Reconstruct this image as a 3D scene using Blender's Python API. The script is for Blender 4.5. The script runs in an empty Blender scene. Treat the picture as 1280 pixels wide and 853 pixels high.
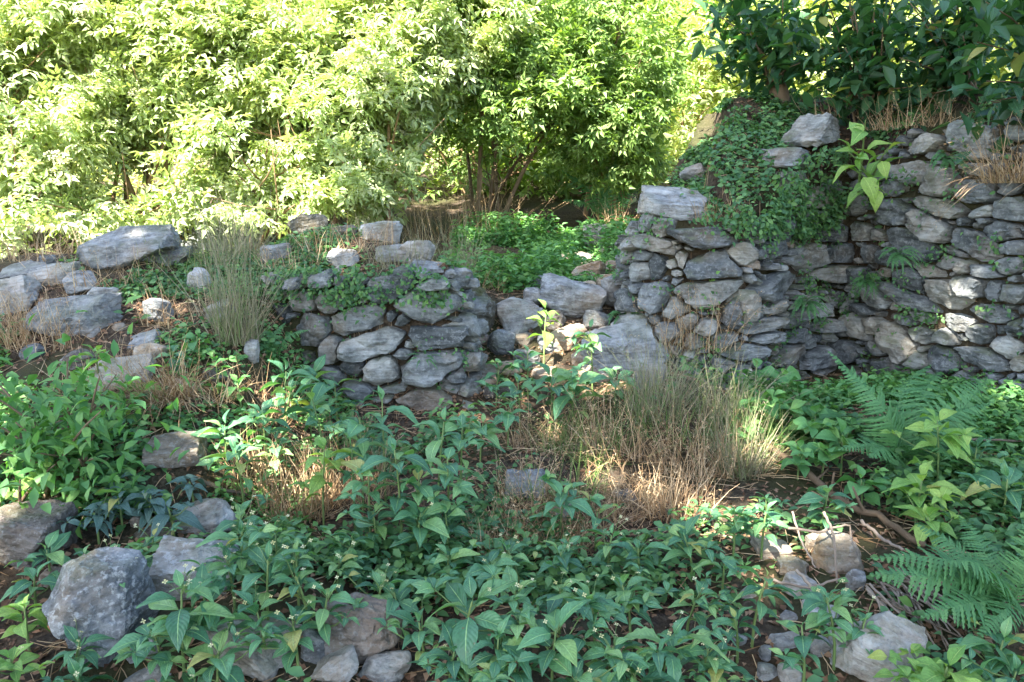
import bpy, math, random
import numpy as np
from mathutils import Matrix, Vector

random.seed(7); RNG = np.random.default_rng(7)
SC = bpy.context.scene
COL = SC.collection
R = math.radians

# ------------------------------------------------------------------ camera, sky, sun, exposure
CAM_Z, F_PX, HORIZON = 1.65, 995.0, 240.0          # pixels of the 1280x853 photograph
PITCH = math.atan((426.5 - HORIZON) / F_PX)
cam_d = bpy.data.cameras.new('camera'); cam = bpy.data.objects.new('camera', cam_d); COL.objects.link(cam)
cam_d.sensor_width = 36.0; cam_d.lens = 36.0 * F_PX / 1280.0
cam_d.clip_start = 0.05; cam_d.clip_end = 600
cam.location = (0, 0, CAM_Z); cam.rotation_euler = (math.pi / 2 - PITCH, 0, 0)
SC.camera = cam

SUN_EL, SUN_AZ = R(52), R(213)                       # azimuth clockwise from +Y: behind the camera, to the left
w = bpy.data.worlds.new('World'); SC.world = w; w.use_nodes = True
nt = w.node_tree; nt.nodes.clear()
sky = nt.nodes.new('ShaderNodeTexSky'); sky.sky_type = 'NISHITA'; sky.sun_disc = False
sky.sun_elevation = SUN_EL; sky.sun_rotation = SUN_AZ; sky.air_density = 1.0; sky.dust_density = 1.5; sky.ozone_density = 1.0
bg = nt.nodes.new('ShaderNodeBackground'); bg.inputs['Strength'].default_value = 0.105
wo = nt.nodes.new('ShaderNodeOutputWorld')
nt.links.new(sky.outputs['Color'], bg.inputs['Color']); nt.links.new(bg.outputs['Background'], wo.inputs['Surface'])

SUN_DIR = Vector((math.sin(SUN_AZ) * math.cos(SUN_EL), math.cos(SUN_AZ) * math.cos(SUN_EL), math.sin(SUN_EL)))
sl = bpy.data.lights.new('sun', 'SUN'); sl.energy = 5.0; sl.angle = R(0.53); sl.color = (1.0, 0.94, 0.84)
so = bpy.data.objects.new('sun', sl); COL.objects.link(so); so.location = SUN_DIR * 40
so.rotation_euler = (-SUN_DIR).to_track_quat('-Z', 'Y').to_euler()

SC.view_settings.view_transform = 'Standard'; SC.view_settings.look = 'None'
SC.view_settings.exposure = 3.02; SC.view_settings.gamma = 1.0
SC.view_settings.use_curve_mapping = False
SC.render.engine = 'CYCLES'
SC.cycles.use_denoising = True
SC.cycles.max_bounces = 7; SC.cycles.diffuse_bounces = 4; SC.cycles.glossy_bounces = 2
SC.cycles.transmission_bounces = 4; SC.cycles.transparent_max_bounces = 4
SC.cycles.caustics_reflective = False; SC.cycles.caustics_refractive = False
SC.cycles.sample_clamp_indirect = 6.0

# ------------------------------------------------------------------ helpers
CP, SP = math.cos(PITCH), math.sin(PITCH)

def ray(px, py):
    a, b = (px - 640) / F_PX, (426.5 - py) / F_PX
    return Vector((a, CP + b * SP, -SP + b * CP))

def P(px, py, y):
    d = ray(px, py); t = y / d.y
    return Vector((d.x * t, y, CAM_Z + d.z * t))

def _h(ix, iy, iz, s):
    n = (ix.astype(np.int64) * 374761393 + iy.astype(np.int64) * 668265263 + iz.astype(np.int64) * 1274126177 + s * 982451653) & 0xffffffff
    n = ((n ^ (n >> 13)) * 1274126177) & 0xffffffff
    n = ((n ^ (n >> 16)) * 2246822519) & 0xffffffff
    n = n ^ (n >> 15)
    return (n & 0xffffff) / float(0xffffff) * 2 - 1

def vnoise(p, s=0):
    i = np.floor(p); f = p - i; f = f * f * f * (f * (f * 6 - 15) + 10); i = i.astype(np.int64)
    x, y, z = i[:, 0], i[:, 1], i[:, 2]; fx, fy, fz = f[:, 0], f[:, 1], f[:, 2]
    def L(a, b, t): return a + (b - a) * t
    c = [[[_h(x + a, y + b, z + d, s) for d in (0, 1)] for b in (0, 1)] for a in (0, 1)]
    return L(L(L(c[0][0][0], c[1][0][0], fx), L(c[0][1][0], c[1][1][0], fx), fy),
             L(L(c[0][0][1], c[1][0][1], fx), L(c[0][1][1], c[1][1][1], fx), fy), fz)

def fbm(p, octv=4, s=0, gain=0.5):
    o = 0; a = 1; q = np.array(p, float)
    for k in range(octv):
        o = o + a * vnoise(q, s + k * 17); a *= gain; q = q * 2.03 + 3.1
    return o

def smooth(a, b, x):
    t = np.clip((x - a) / (b - a), 0, 1); return t * t * (3 - 2 * t)

def np_mesh(name, V, quads=None, tris=None, rnd=None, uv=None, smooth_shade=False, mat=None):
    me = bpy.data.meshes.new(name)
    V = np.asarray(V, np.float32); me.vertices.add(len(V)); me.vertices.foreach_set('co', V.ravel())
    nq = 0 if quads is None else len(quads); ntr = 0 if tris is None else len(tris)
    parts = []
    if nq: parts.append(np.asarray(quads, np.int32).ravel())
    if ntr: parts.append(np.asarray(tris, np.int32).ravel())
    idx = np.concatenate(parts)
    me.loops.add(len(idx)); me.loops.foreach_set('vertex_index', idx)
    me.polygons.add(nq + ntr)
    st = np.concatenate([np.arange(nq) * 4, nq * 4 + np.arange(ntr) * 3]).astype(np.int32)
    me.polygons.foreach_set('loop_start', st)
    me.polygons.foreach_set('use_smooth', np.full(nq + ntr, smooth_shade, bool))
    if rnd is not None:
        at = me.attributes.new('rnd', 'FLOAT', 'POINT'); at.data.foreach_set('value', np.asarray(rnd, np.float32))
    if uv is not None:
        l = me.uv_layers.new(name='UVMap'); l.data.foreach_set('uv', np.asarray(uv, np.float32)[idx].ravel())
    me.update(calc_edges=True); me.validate()
    if mat: me.materials.append(mat)
    return me

def link(name, me, parent=None, mw=None, **props):
    o = bpy.data.objects.new(name, me); COL.objects.link(o)
    if parent is not None: o.parent = parent
    if mw is not None: o.matrix_local = mw
    for k, v in props.items(): o[k] = v
    return o

LABELS = {}
def thing(name, label, cat, loc=(0, 0, 0), group=None, me=None):
    o = bpy.data.objects.new(name, me); COL.objects.link(o); o.location = loc
    if me is None: o.empty_display_size = 0.1
    o['label'] = label; o['category'] = cat
    if group: o['group'] = group
    return o

def tube(pts, rad, n=6, cap=True):
    pts = [Vector(p) for p in pts]; V = []; Q = []
    up = Vector((0.13, 0.21, 0.97))
    for i, p in enumerate(pts):
        d = (pts[min(i + 1, len(pts) - 1)] - pts[max(i - 1, 0)]).normalized()
        a = d.cross(up)
        if a.length < 1e-3: a = d.cross(Vector((1, 0, 0)))
        a.normalize(); b = d.cross(a)
        for k in range(n):
            t = 2 * math.pi * k / n
            V.append(p + (a * math.cos(t) + b * math.sin(t)) * rad[i])
    for i in range(len(pts) - 1):
        for k in range(n):
            Q.append((i * n + k, i * n + (k + 1) % n, (i + 1) * n + (k + 1) % n, (i + 1) * n + k))
    T = []
    if cap:
        V.append(pts[-1] + (pts[-1] - pts[-2]).normalized() * rad[-1] * 0.6); c = len(V) - 1; o = (len(pts) - 1) * n
        for k in range(n): T.append((o + k, o + (k + 1) % n, c))
    return np.array([tuple(v) for v in V]), Q, T

class MB:
    def __init__(s): s.V = []; s.Q = []; s.T = []; s.r = []; s.n = 0
    def add(s, V, Q=(), T=(), r=0.0):
        V = np.asarray(V, float)
        if len(Q): s.Q.append(np.asarray(Q, int) + s.n)
        if len(T): s.T.append(np.asarray(T, int) + s.n)
        s.V.append(V); s.r.append(np.full(len(V), r) if np.isscalar(r) else r); s.n += len(V)
    def mesh(s, name, mat, smooth_shade=False):
        return np_mesh(name, np.concatenate(s.V), np.concatenate(s.Q) if s.Q else None, np.concatenate(s.T) if s.T else None,
                       rnd=np.concatenate(s.r), smooth_shade=smooth_shade, mat=mat)

def frames(D, U):
    """rotation matrices (n,3,3), columns X,Y,Z with Y = D and Z close to U"""
    D = D / np.linalg.norm(D, axis=1, keepdims=True)
    X = np.cross(D, U); X /= np.maximum(np.linalg.norm(X, axis=1, keepdims=True), 1e-6)
    Z = np.cross(X, D)
    return np.stack([X, D, Z], axis=2)

def scatter(tv, tq, tt, pos, rot, scale, rnd):
    n = len(pos); nv = len(tv)
    V = np.einsum('nij,vj->nvi', rot, tv) * np.asarray(scale).reshape(n, 1, -1) + pos[:, None, :]
    off = (np.arange(n) * nv)[:, None, None]
    Q = (np.asarray(tq)[None] + off).reshape(-1, 4) if len(tq) else None
    T = (np.asarray(tt)[None] + off).reshape(-1, 3) if len(tt) else None
    return V.reshape(-1, 3), Q, T, np.repeat(rnd, nv)

# ------------------------------------------------------------------ materials
def new_mat(name):
    m = bpy.data.materials.new(name); m.use_nodes = True; t = m.node_tree; t.nodes.clear()
    out = t.nodes.new('ShaderNodeOutputMaterial'); return m, t, out

def nd(t, typ, ins=None, **kw):
    n = t.nodes.new(typ)
    for k, v in kw.items(): setattr(n, k, v)
    for k, v in (ins or {}).items():
        if isinstance(v, bpy.types.NodeSocket): t.links.new(v, n.inputs[k])
        else: n.inputs[k].default_value = v
    return n

def mixc(t, fac, a, b, blend='MIX'):
    n = t.nodes.new('ShaderNodeMix'); n.data_type = 'RGBA'; n.blend_type = blend
    for s, v in ((n.inputs[0], fac), (n.inputs[6], a), (n.inputs[7], b)):
        if isinstance(v, bpy.types.NodeSocket): t.links.new(v, s)
        else: s.default_value = (*v, 1) if isinstance(v, tuple) and len(v) == 3 else v
    return n.outputs[2]

def ramp(t, fac, stops):
    n = t.nodes.new('ShaderNodeValToRGB'); e = n.color_ramp.elements
    while len(e) < len(stops): e.new(0.5)
    for i, (p, c) in enumerate(stops):
        e[i].position = p; e[i].color = (*c, 1) if isinstance(c, tuple) else (c, c, c, 1)
    t.links.new(fac, n.inputs[0]); return n.outputs[0]

def math_n(t, op, a, b=None):
    n = t.nodes.new('ShaderNodeMath'); n.operation = op
    for i, v in enumerate((a, b)):
        if v is None: continue
        if isinstance(v, bpy.types.NodeSocket): t.links.new(v, n.inputs[i])
        else: n.inputs[i].default_value = v
    return n.outputs[0]

def leaf_mat(name, cols, trans, tr=0.35, rough=0.5, vein=0.0, spec=0.35):
    m, t, out = new_mat(name)
    oi = nd(t, 'ShaderNodeObjectInfo'); at = nd(t, 'ShaderNodeAttribute', attribute_name='rnd')
    f = math_n(t, 'FRACT', math_n(t, 'ADD', oi.outputs['Random'], at.outputs['Fac']))
    k = len(cols); c = ramp(t, f, [(i / max(k - 1, 1), cc) for i, cc in enumerate(cols)])
    tc = nd(t, 'ShaderNodeTexCoord')
    if vein > 0:
        c = mixc(t, ramp(t, f, [(0.972, 0.0), (0.985, 0.85)]), c, (0.36, 0.33, 0.09))
        sp = nd(t, 'ShaderNodeTexNoise', {'Vector': nd(t, 'ShaderNodeVectorMath', {0: tc.outputs['Object'], 1: oi.outputs['Location']}, operation='ADD').outputs[0], 'Scale': 9.0, 'Detail': 4.0})
        c = mixc(t, ramp(t, sp.outputs['Fac'], [(0.68, 0.0), (0.72, 0.8)]), c, (0.16, 0.12, 0.05))
    nz = nd(t, 'ShaderNodeTexNoise', {'Vector': tc.outputs['Object'], 'Scale': 14.0, 'Detail': 3.0})
    c = mixc(t, 0.5, c, ramp(t, nz.outputs['Fac'], [(0.3, 0.35), (0.7, 0.65)]), 'OVERLAY')
    nrm = None
    if vein > 0:
        sx = nd(t, 'ShaderNodeSeparateXYZ', {0: tc.outputs['UV']})
        d = math_n(t, 'ABSOLUTE', math_n(t, 'SUBTRACT', sx.outputs[0], 0.5))
        mid = ramp(t, d, [(0.0, 1.0), (0.035, 0.0)])
        lat = math_n(t, 'SINE', math_n(t, 'MULTIPLY', math_n(t, 'SUBTRACT', sx.outputs[1], math_n(t, 'MULTIPLY', d, 0.55)), 60.0))
        c = mixc(t, math_n(t, 'MULTIPLY', mid, vein), c, tuple(min(1, x * 2.6 + 0.05) for x in cols[-1]))
        bp = nd(t, 'ShaderNodeBump', {'Height': math_n(t, 'ADD', math_n(t, 'MULTIPLY', lat, 0.35), mid), 'Strength': 0.35, 'Distance': 0.004})
        nrm = bp.outputs[0]
    p = nd(t, 'ShaderNodeBsdfPrincipled', {'Base Color': c, 'Roughness': rough, 'Specular IOR Level': spec})
    trc = mixc(t, 1.0, c, trans, 'MULTIPLY')
    tl = nd(t, 'ShaderNodeBsdfTranslucent', {'Color': trc})
    if nrm: t.links.new(nrm, p.inputs['Normal'])
    mx = nd(t, 'ShaderNodeMixShader', {0: tr, 1: p.outputs[0], 2: tl.outputs[0]})
    t.links.new(mx.outputs[0], out.inputs[0]); return m

def rock_mat(name, a, b, lichen=0.3, moss=0.25, warm=(0.36, 0.25, 0.14), warm_amt=0.25, scale=6.0):
    m, t, out = new_mat(name)
    tc = nd(t, 'ShaderNodeTexCoord'); oi = nd(t, 'ShaderNodeObjectInfo'); geo = nd(t, 'ShaderNodeNewGeometry')
    vo = nd(t, 'ShaderNodeVectorMath', {0: tc.outputs['Object'], 1: oi.outputs['Location']}, operation='ADD')
    v = vo.outputs[0]
    n1 = nd(t, 'ShaderNodeTexNoise', {'Vector': v, 'Scale': scale, 'Detail': 8.0, 'Roughness': 0.65})
    n2 = nd(t, 'ShaderNodeTexNoise', {'Vector': v, 'Scale': scale * 0.45, 'Detail': 5.0, 'Roughness': 0.6})
    n3 = nd(t, 'ShaderNodeTexNoise', {'Vector': v, 'Scale': scale * 6, 'Detail': 6.0, 'Roughness': 0.7})
    mp = nd(t, 'ShaderNodeMapping', {'Vector': v, 'Scale': (0.8, 0.8, 5.0), 'Rotation': (0.25, 0.2, 0)})
    n5 = nd(t, 'ShaderNodeTexNoise', {'Vector': mp.outputs[0], 'Scale': scale * 1.3, 'Detail': 7.0, 'Roughness': 0.7})
    c = mixc(t, ramp(t, n1.outputs['Fac'], [(0.36, 0.0), (0.62, 1.0)]), a, b)
    c = mixc(t, 1.0, c, ramp(t, oi.outputs['Random'], [(0, (0.5, 0.52, 0.54)), (0.5, (1.0, 1.0, 1.0)), (1, (1.6, 1.55, 1.45))]), 'MULTIPLY')
    c = mixc(t, 1.0, c, ramp(t, n5.outputs['Fac'], [(0.35, 0.55), (0.5, 1.0), (0.68, 1.35)]), 'MULTIPLY')
    wf = ramp(t, math_n(t, 'ADD', n2.outputs['Fac'], math_n(t, 'MULTIPLY', oi.outputs['Random'], 0.15)), [(0.55, 0.0), (0.72, 1.0)])
    c = mixc(t, math_n(t, 'MULTIPLY', wf, warm_amt), c, warm)
    li = ramp(t, n3.outputs['Fac'], [(0.52, 0.0), (0.60, 1.0)])
    c = mixc(t, math_n(t, 'MULTIPLY', li, lichen), c, (0.40, 0.42, 0.41))
    dk = ramp(t, n3.outputs['Fac'], [(0.32, 1.0), (0.42, 0.0)])
    c = mixc(t, math_n(t, 'MULTIPLY', dk, 0.55), c, (0.07, 0.075, 0.075))
    sz = nd(t, 'ShaderNodeSeparateXYZ', {0: geo.outputs['Normal']})
    n4 = nd(t, 'ShaderNodeTexNoise', {'Vector': v, 'Scale': 4.5, 'Detail': 6.0})
    mo = ramp(t, math_n(t, 'ADD', math_n(t, 'MULTIPLY', sz.outputs[2], 0.16), n4.outputs['Fac']), [(0.62, 0.0), (0.75, 1.0)])
    c = mixc(t, math_n(t, 'MULTIPLY', mo, moss), c, (0.085, 0.10, 0.025))
    wv = nd(t, 'ShaderNodeTexVoronoi', {'Vector': v, 'Scale': scale * 1.6}, feature='DISTANCE_TO_EDGE')
    cr = ramp(t, wv.outputs['Distance'], [(0.0, 0.0), (0.05, 1.0)])
    hgt = math_n(t, 'ADD', math_n(t, 'ADD', n1.outputs['Fac'], math_n(t, 'MULTIPLY', n3.outputs['Fac'], 0.35)), math_n(t, 'MULTIPLY', n5.outputs['Fac'], 0.6))
    bp = nd(t, 'ShaderNodeBump', {'Height': hgt, 'Strength': 0.85, 'Distance': 0.035})
    p = nd(t, 'ShaderNodeBsdfPrincipled', {'Base Color': c, 'Roughness': 0.85, 'Specular IOR Level': 0.25, 'Normal': bp.outputs[0]})
    t.links.new(p.outputs[0], out.inputs[0]); return m

def soil_mat():
    m, t, out = new_mat('soil')
    tc = nd(t, 'ShaderNodeTexCoord'); v = tc.outputs['Object']
    n1 = nd(t, 'ShaderNodeTexNoise', {'Vector': v, 'Scale': 2.2, 'Detail': 8.0, 'Roughness': 0.7})
    n2 = nd(t, 'ShaderNodeTexNoise', {'Vector': v, 'Scale': 28.0, 'Detail': 8.0, 'Roughness': 0.7})
    n3 = nd(t, 'ShaderNodeTexNoise', {'Vector': v, 'Scale': 1.1, 'Detail': 5.0})
    c = ramp(t, n2.outputs['Fac'], [(0.3, (0.022, 0.016, 0.011)), (0.5, (0.065, 0.048, 0.034)), (0.7, (0.17, 0.135, 0.095))])
    c = mixc(t, ramp(t, n1.outputs['Fac'], [(0.45, 0.0), (0.62, 0.8)]), c, (0.11, 0.075, 0.047))
    c = mixc(t, ramp(t, n3.outputs['Fac'], [(0.48, 0.0), (0.62, 0.75)]), c, (0.05, 0.06, 0.02))
    h = math_n(t, 'ADD', n1.outputs['Fac'], n2.outputs['Fac'])
    bp = nd(t, 'ShaderNodeBump', {'Height': h, 'Strength': 0.9, 'Distance': 0.05})
    p = nd(t, 'ShaderNodeBsdfPrincipled', {'Base Color': c, 'Roughness': 0.95, 'Specular IOR Level': 0.15, 'Normal': bp.outputs[0]})
    t.links.new(p.outputs[0], out.inputs[0]); return m

def plain_mat(name, cols, rough=0.8, scale=20.0, tr=0.0):
    m, t, out = new_mat(name)
    tc = nd(t, 'ShaderNodeTexCoord'); oi = nd(t, 'ShaderNodeObjectInfo'); at = nd(t, 'ShaderNodeAttribute', attribute_name='rnd')
    nz = nd(t, 'ShaderNodeTexNoise', {'Vector': tc.outputs['Object'], 'Scale': scale, 'Detail': 6.0, 'Roughness': 0.65})
    f = math_n(t, 'FRACT', math_n(t, 'ADD', math_n(t, 'ADD', oi.outputs['Random'], at.outputs['Fac']), math_n(t, 'MULTIPLY', nz.outputs['Fac'], 0.6)))
    c = ramp(t, f, [(i / max(len(cols) - 1, 1), cc) for i, cc in enumerate(cols)])
    bp = nd(t, 'ShaderNodeBump', {'Height': nz.outputs['Fac'], 'Strength': 0.5, 'Distance': 0.01})
    p = nd(t, 'ShaderNodeBsdfPrincipled', {'Base Color': c, 'Roughness': rough, 'Specular IOR Level': 0.25, 'Normal': bp.outputs[0]})
    last = p.outputs[0]
    if tr:
        tl = nd(t, 'ShaderNodeBsdfTranslucent', {'Color': c})
        last = nd(t, 'ShaderNodeMixShader', {0: tr, 1: last, 2: tl.outputs[0]}).outputs[0]
    t.links.new(last, out.inputs[0]); return m

M = {
 'soil': soil_mat(),
 'wall': rock_mat('wall_limestone', (0.078, 0.087, 0.087), (0.235, 0.246, 0.242), 0.3, 0.5, warm_amt=0.28),
 'grey': rock_mat('grey_limestone', (0.115, 0.12, 0.12), (0.31, 0.318, 0.315), 0.35, 0.3, warm_amt=0.35),
 'lichen': rock_mat('lichened_limestone', (0.085, 0.095, 0.10), (0.24, 0.25, 0.25), 0.65, 0.35, warm_amt=0.3, scale=6.5),
 'tan': rock_mat('tan_limestone', (0.20, 0.155, 0.11), (0.33, 0.28, 0.22), 0.3, 0.2, warm=(0.40, 0.22, 0.10), warm_amt=0.5),
 'brown': rock_mat('earthy_rock', (0.085, 0.072, 0.06), (0.18, 0.16, 0.14), 0.25, 0.35, warm=(0.20, 0.13, 0.08), warm_amt=0.4),
 'mossy': rock_mat('mossy_rock', (0.09, 0.08, 0.055), (0.17, 0.15, 0.11), 0.25, 0.9, warm_amt=0.4),
 'bark': plain_mat('bark', [(0.09, 0.06, 0.035), (0.17, 0.12, 0.075), (0.27, 0.19, 0.12)], 0.9, 30),
 'elder_bark': plain_mat('elder_bark', [(0.17, 0.11, 0.06), (0.28, 0.18, 0.10)], 0.9, 25),
 'dead_wood': plain_mat('dead_wood', [(0.11, 0.085, 0.06), (0.22, 0.17, 0.13), (0.32, 0.26, 0.2)], 0.85, 40),
 'stem': plain_mat('green_stem', [(0.10, 0.16, 0.05), (0.16, 0.22, 0.07)], 0.5, 20),
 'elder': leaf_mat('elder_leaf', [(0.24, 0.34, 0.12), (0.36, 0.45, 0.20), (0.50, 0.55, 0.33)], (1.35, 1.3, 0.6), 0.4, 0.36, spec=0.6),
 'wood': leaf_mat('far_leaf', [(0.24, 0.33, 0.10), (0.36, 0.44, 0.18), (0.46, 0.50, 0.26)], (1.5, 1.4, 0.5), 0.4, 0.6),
 'shaded_elder': leaf_mat('shaded_elder_leaf', [(0.09, 0.17, 0.04), (0.17, 0.27, 0.07), (0.28, 0.38, 0.14)], (1.4, 1.4, 0.5), 0.4, 0.42),  # elder leaf darkened: the lack of sun is put into its colour
 'balsam': leaf_mat('balsam_leaf', [(0.05, 0.145, 0.075), (0.085, 0.22, 0.105), (0.12, 0.28, 0.12), (0.24, 0.38, 0.12)], (1.3, 1.5, 0.5), 0.3, 0.36, 0.5, spec=0.5),
 'pale': leaf_mat('pale_leaf', [(0.15, 0.30, 0.07), (0.22, 0.38, 0.09), (0.30, 0.43, 0.10)], (1.3, 1.4, 0.5), 0.35, 0.45, 0.4),
 'blue': leaf_mat('blue_green_leaf', [(0.06, 0.12, 0.10), (0.10, 0.17, 0.14)], (1.0, 1.3, 0.7), 0.2, 0.4, 0.3),
 'shrub': leaf_mat('shrub_leaf', [(0.025, 0.075, 0.038), (0.045, 0.115, 0.05), (0.08, 0.165, 0.07)], (1.4, 1.7, 0.5), 0.35, 0.4, 0.4),
 'fern': leaf_mat('fern_leaf', [(0.06, 0.17, 0.06), (0.10, 0.23, 0.08)], (1.3, 1.5, 0.5), 0.3, 0.55),
 'cover': leaf_mat('ground_cover_leaf', [(0.05, 0.13, 0.055), (0.09, 0.20, 0.075), (0.15, 0.28, 0.08)], (1.3, 1.5, 0.5), 0.3, 0.5),
 'nettle': leaf_mat('nettle_leaf', [(0.07, 0.19, 0.06), (0.11, 0.26, 0.08), (0.18, 0.34, 0.09)], (1.3, 1.5, 0.5), 0.3, 0.5),
 'canopy': leaf_mat('canopy_leaf', [(0.06, 0.12, 0.03), (0.10, 0.17, 0.05)], (1.3, 1.4, 0.5), 0.2, 0.5),
 'straw': plain_mat('dry_grass', [(0.23, 0.135, 0.065), (0.42, 0.28, 0.15), (0.62, 0.47, 0.29)], 0.7, 8, 0.2),
 'greygrass': plain_mat('grey_grass', [(0.17, 0.16, 0.09), (0.34, 0.29, 0.19), (0.13, 0.20, 0.06)], 0.7, 8, 0.2),
 'greengrass': plain_mat('green_grass', [(0.07, 0.14, 0.03), (0.13, 0.21, 0.06), (0.26, 0.25, 0.10)], 0.6, 8, 0.25),
 'litter': plain_mat('leaf_litter', [(0.09, 0.05, 0.03), (0.20, 0.11, 0.06), (0.32, 0.21, 0.13)], 0.85, 10, 0.1),
 'umbel': plain_mat('elder_flower', [(0.42, 0.42, 0.26), (0.58, 0.56, 0.38)], 0.8, 10, 0.2),
 'flower': plain_mat('balsam_flower', [(0.70, 0.64, 0.28), (0.78, 0.76, 0.5)], 0.6, 10, 0.3),
}

# ------------------------------------------------------------------ terrain
LWALL = np.array([(-1.85, 5.42), (-1.45, 5.20), (-0.95, 5.10), (-0.36, 5.06), (-0.25, 5.20), (-0.30, 5.65), (-0.38, 6.25)])
RWALL = np.array([(0.98, 6.55), (0.80, 5.95), (0.86, 5.66), (1.10, 5.46), (1.62, 5.36), (2.10, 5.86), (2.62, 6.34), (2.78, 5.92), (3.05, 5.25), (3.40, 4.45), (3.80, 3.7)])
R_EDGE = np.array([1.15, 1.40, 1.58, 1.44, 1.42, 1.82, 2.02, 2.12, 2.08, 2.05, 2.0])
R_TOP = np.array([1.1, 1.36, 1.5, 1.36, 1.34, 1.44, 1.8, 2.1, 2.08, 2.05, 2.0])
L_EDGE = np.array([1.10, 1.10, 1.12, 1.18, 1.15, 1.10, 1.0])

def poly_dist(x, y, pl, vals):
    """distance to polyline, interpolated value and arc length at the nearest point"""
    best = np.full(x.shape, 1e9); val = np.zeros(x.shape); side = np.zeros(x.shape)
    for i in range(len(pl) - 1):
        a, b = pl[i], pl[i + 1]; d = b - a; L2 = (d * d).sum()
        t = np.clip(((x - a[0]) * d[0] + (y - a[1]) * d[1]) / L2, 0, 1)
        dx, dy = x - a[0] - t * d[0], y - a[1] - t * d[1]; ds = np.hypot(dx, dy)
        m = ds < best
        best = np.where(m, ds, best); val = np.where(m, vals[i] + t * (vals[i + 1] - vals[i]), val)
    return best, val

def inside(x, y, poly):
    r = np.zeros(x.shape, bool); n = len(poly)
    for i in range(n):
        x1, y1 = poly[i]; x2, y2 = poly[(i + 1) % n]
        c = ((y1 > y) != (y2 > y)) & (x < (x2 - x1) * (y - y1) / (y2 - y1 + 1e-12) + x1)
        r ^= c
    return r

RPOLY = np.vstack([RWALL, [(9, 3.2), (14, 6), (14, 11), (4.0, 11), (1.9, 8.4), (1.25, 7.2)]])
LPOLY = np.vstack([LWALL, [(-0.4, 6.5), (-1.2, 6.6), (-1.85, 6.5)]])

def height(x, y):
    x = np.asarray(x, float); y = np.asarray(y, float); shp = x.shape; x = x.ravel(); y = y.ravel()
    z = np.interp(y, [-30, -4, 0, 2, 3.5, 4.4, 5.0, 5.5, 6.2, 7.5, 10, 14, 20, 40, 120],
                     [-0.8, -0.2, -0.08, 0.0, 0.06, 0.14, 0.27, 0.52, 0.86, 0.98, 1.22, 1.9, 3.4, 9, 30])
    zf = np.interp(np.minimum(y, 4.95), [2, 3.5, 4.4, 5.0], [0.0, 0.06, 0.14, 0.27])
    z = z + (zf - z) * smooth(1.0, 1.4, x) * smooth(4.8, 5.0, y) * (1 - smooth(6.5, 7.2, y))
    z += 0.14 * smooth(0.3, 1.6, x) * smooth(2, 3.4, y) * (1 - smooth(4.6, 5.2, y))
    z += 0.26 * np.exp(-((x - 0.88) / 0.42) ** 2 - ((y - 4.65) / 0.55) ** 2)
    z += 0.14 * np.exp(-((x - 0.05) / 0.35) ** 2 - ((y - 4.05) / 0.35) ** 2)
    z += 0.05 * np.exp(-((x - 1.05) / 0.4) ** 2 - ((y - 3.1) / 0.4) ** 2)
    z += 0.10 * np.exp(-((x + 1.15) / 0.5) ** 2 - ((y - 2.9) / 0.4) ** 2)
    ramp_l = np.interp(y, [3.0, 3.5, 4.1, 4.8, 5.3, 5.75, 6.3, 7.2, 10], [0.08, 0.25, 0.5, 0.80, 1.02, 1.18, 1.02, 0.98, 1.22])
    wl = smooth(-1.15, -1.75, x) * (1 - smooth(7, 10, y))
    z = z + np.maximum(ramp_l - z, 0) * wl
    rise = 0.045 * np.clip(x, 0, 20) * smooth(7, 11, y)
    z = z + rise
    # ruined walls: earth banks behind the stone faces
    for pl, ed, poly, sl, mx, wd in ((RWALL, R_EDGE, RPOLY, 0.62, 2.42, 0.16), (LWALL, L_EDGE, LPOLY, 0.42, 1.34, 0.14)):
        b = (x > pl[:, 0].min() - 1) & (x < 16) & (y > 2.5) & (y < 12)
        xb, yb = x[b], y[b]
        d, e = poly_dist(xb, yb, pl, ed); ins = inside(xb, yb, poly)
        top = np.minimum(mx, e + sl * np.maximum(d - wd, 0))
        k = np.where(ins, smooth(0.02, wd, d), 0)
        if mx < 2: k = k * (1 - smooth(6.1, 6.55, yb)) * smooth(-1.9, -1.6, xb)
        else: k = k * (1 - smooth(8.5, 10.5, yb)) * smooth(1.15, 1.6, xb + 0.55 * (8.0 - yb) * 0 + np.where(yb < 7.2, 1, 0) + 0.9 * (1 - smooth(7, 9, yb)))
        zb = z[b]; z[b] = zb + np.maximum(top - zb, 0) * k
    q = np.stack([x, y, 0 * x], 1)
    z = z + 0.035 * fbm(q * 2.3, 4, 5) + 0.012 * fbm(q * 11, 2, 9) * (np.hypot(x, y) < 14)
    return z.reshape(shp)

def hz(x, y): return float(height(np.array([x]), np.array([y]))[0])

def axis(lo, hi, flo, fhi, fine, grow=1.18):
    a = list(np.arange(flo, fhi, fine)); s = fine; v = a[-1]
    while v < hi: s = min(s * grow, 12); v += s; a.append(v)
    s = fine; v = a[0]; b = []
    while v > lo: s = min(s * grow, 12); v -= s; b.append(v)
    return np.array(b[::-1] + a)

gx = axis(-160, 160, -4.2, 4.6, 0.045); gy = axis(-60, 220, 1.6, 8.6, 0.045)
GX, GY = np.meshgrid(gx, gy); GZ = height(GX, GY)
nx, ny = len(gx), len(gy)
ii = (np.arange(ny - 1)[:, None] * nx + np.arange(nx - 1)[None]).ravel()
link('ground', np_mesh('ground', np.stack([GX.ravel(), GY.ravel(), GZ.ravel()], 1), np.stack([ii, ii + 1, ii + nx + 1, ii + nx], 1), smooth_shade=True, mat=M['soil']), kind='structure')

def gslope(x, y):
    e = 0.04
    return np.stack([-(height(x + e, y) - height(x - e, y)) / (2 * e), -(height(x, y + e) - height(x, y - e)) / (2 * e), np.ones_like(x)], 1)

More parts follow.
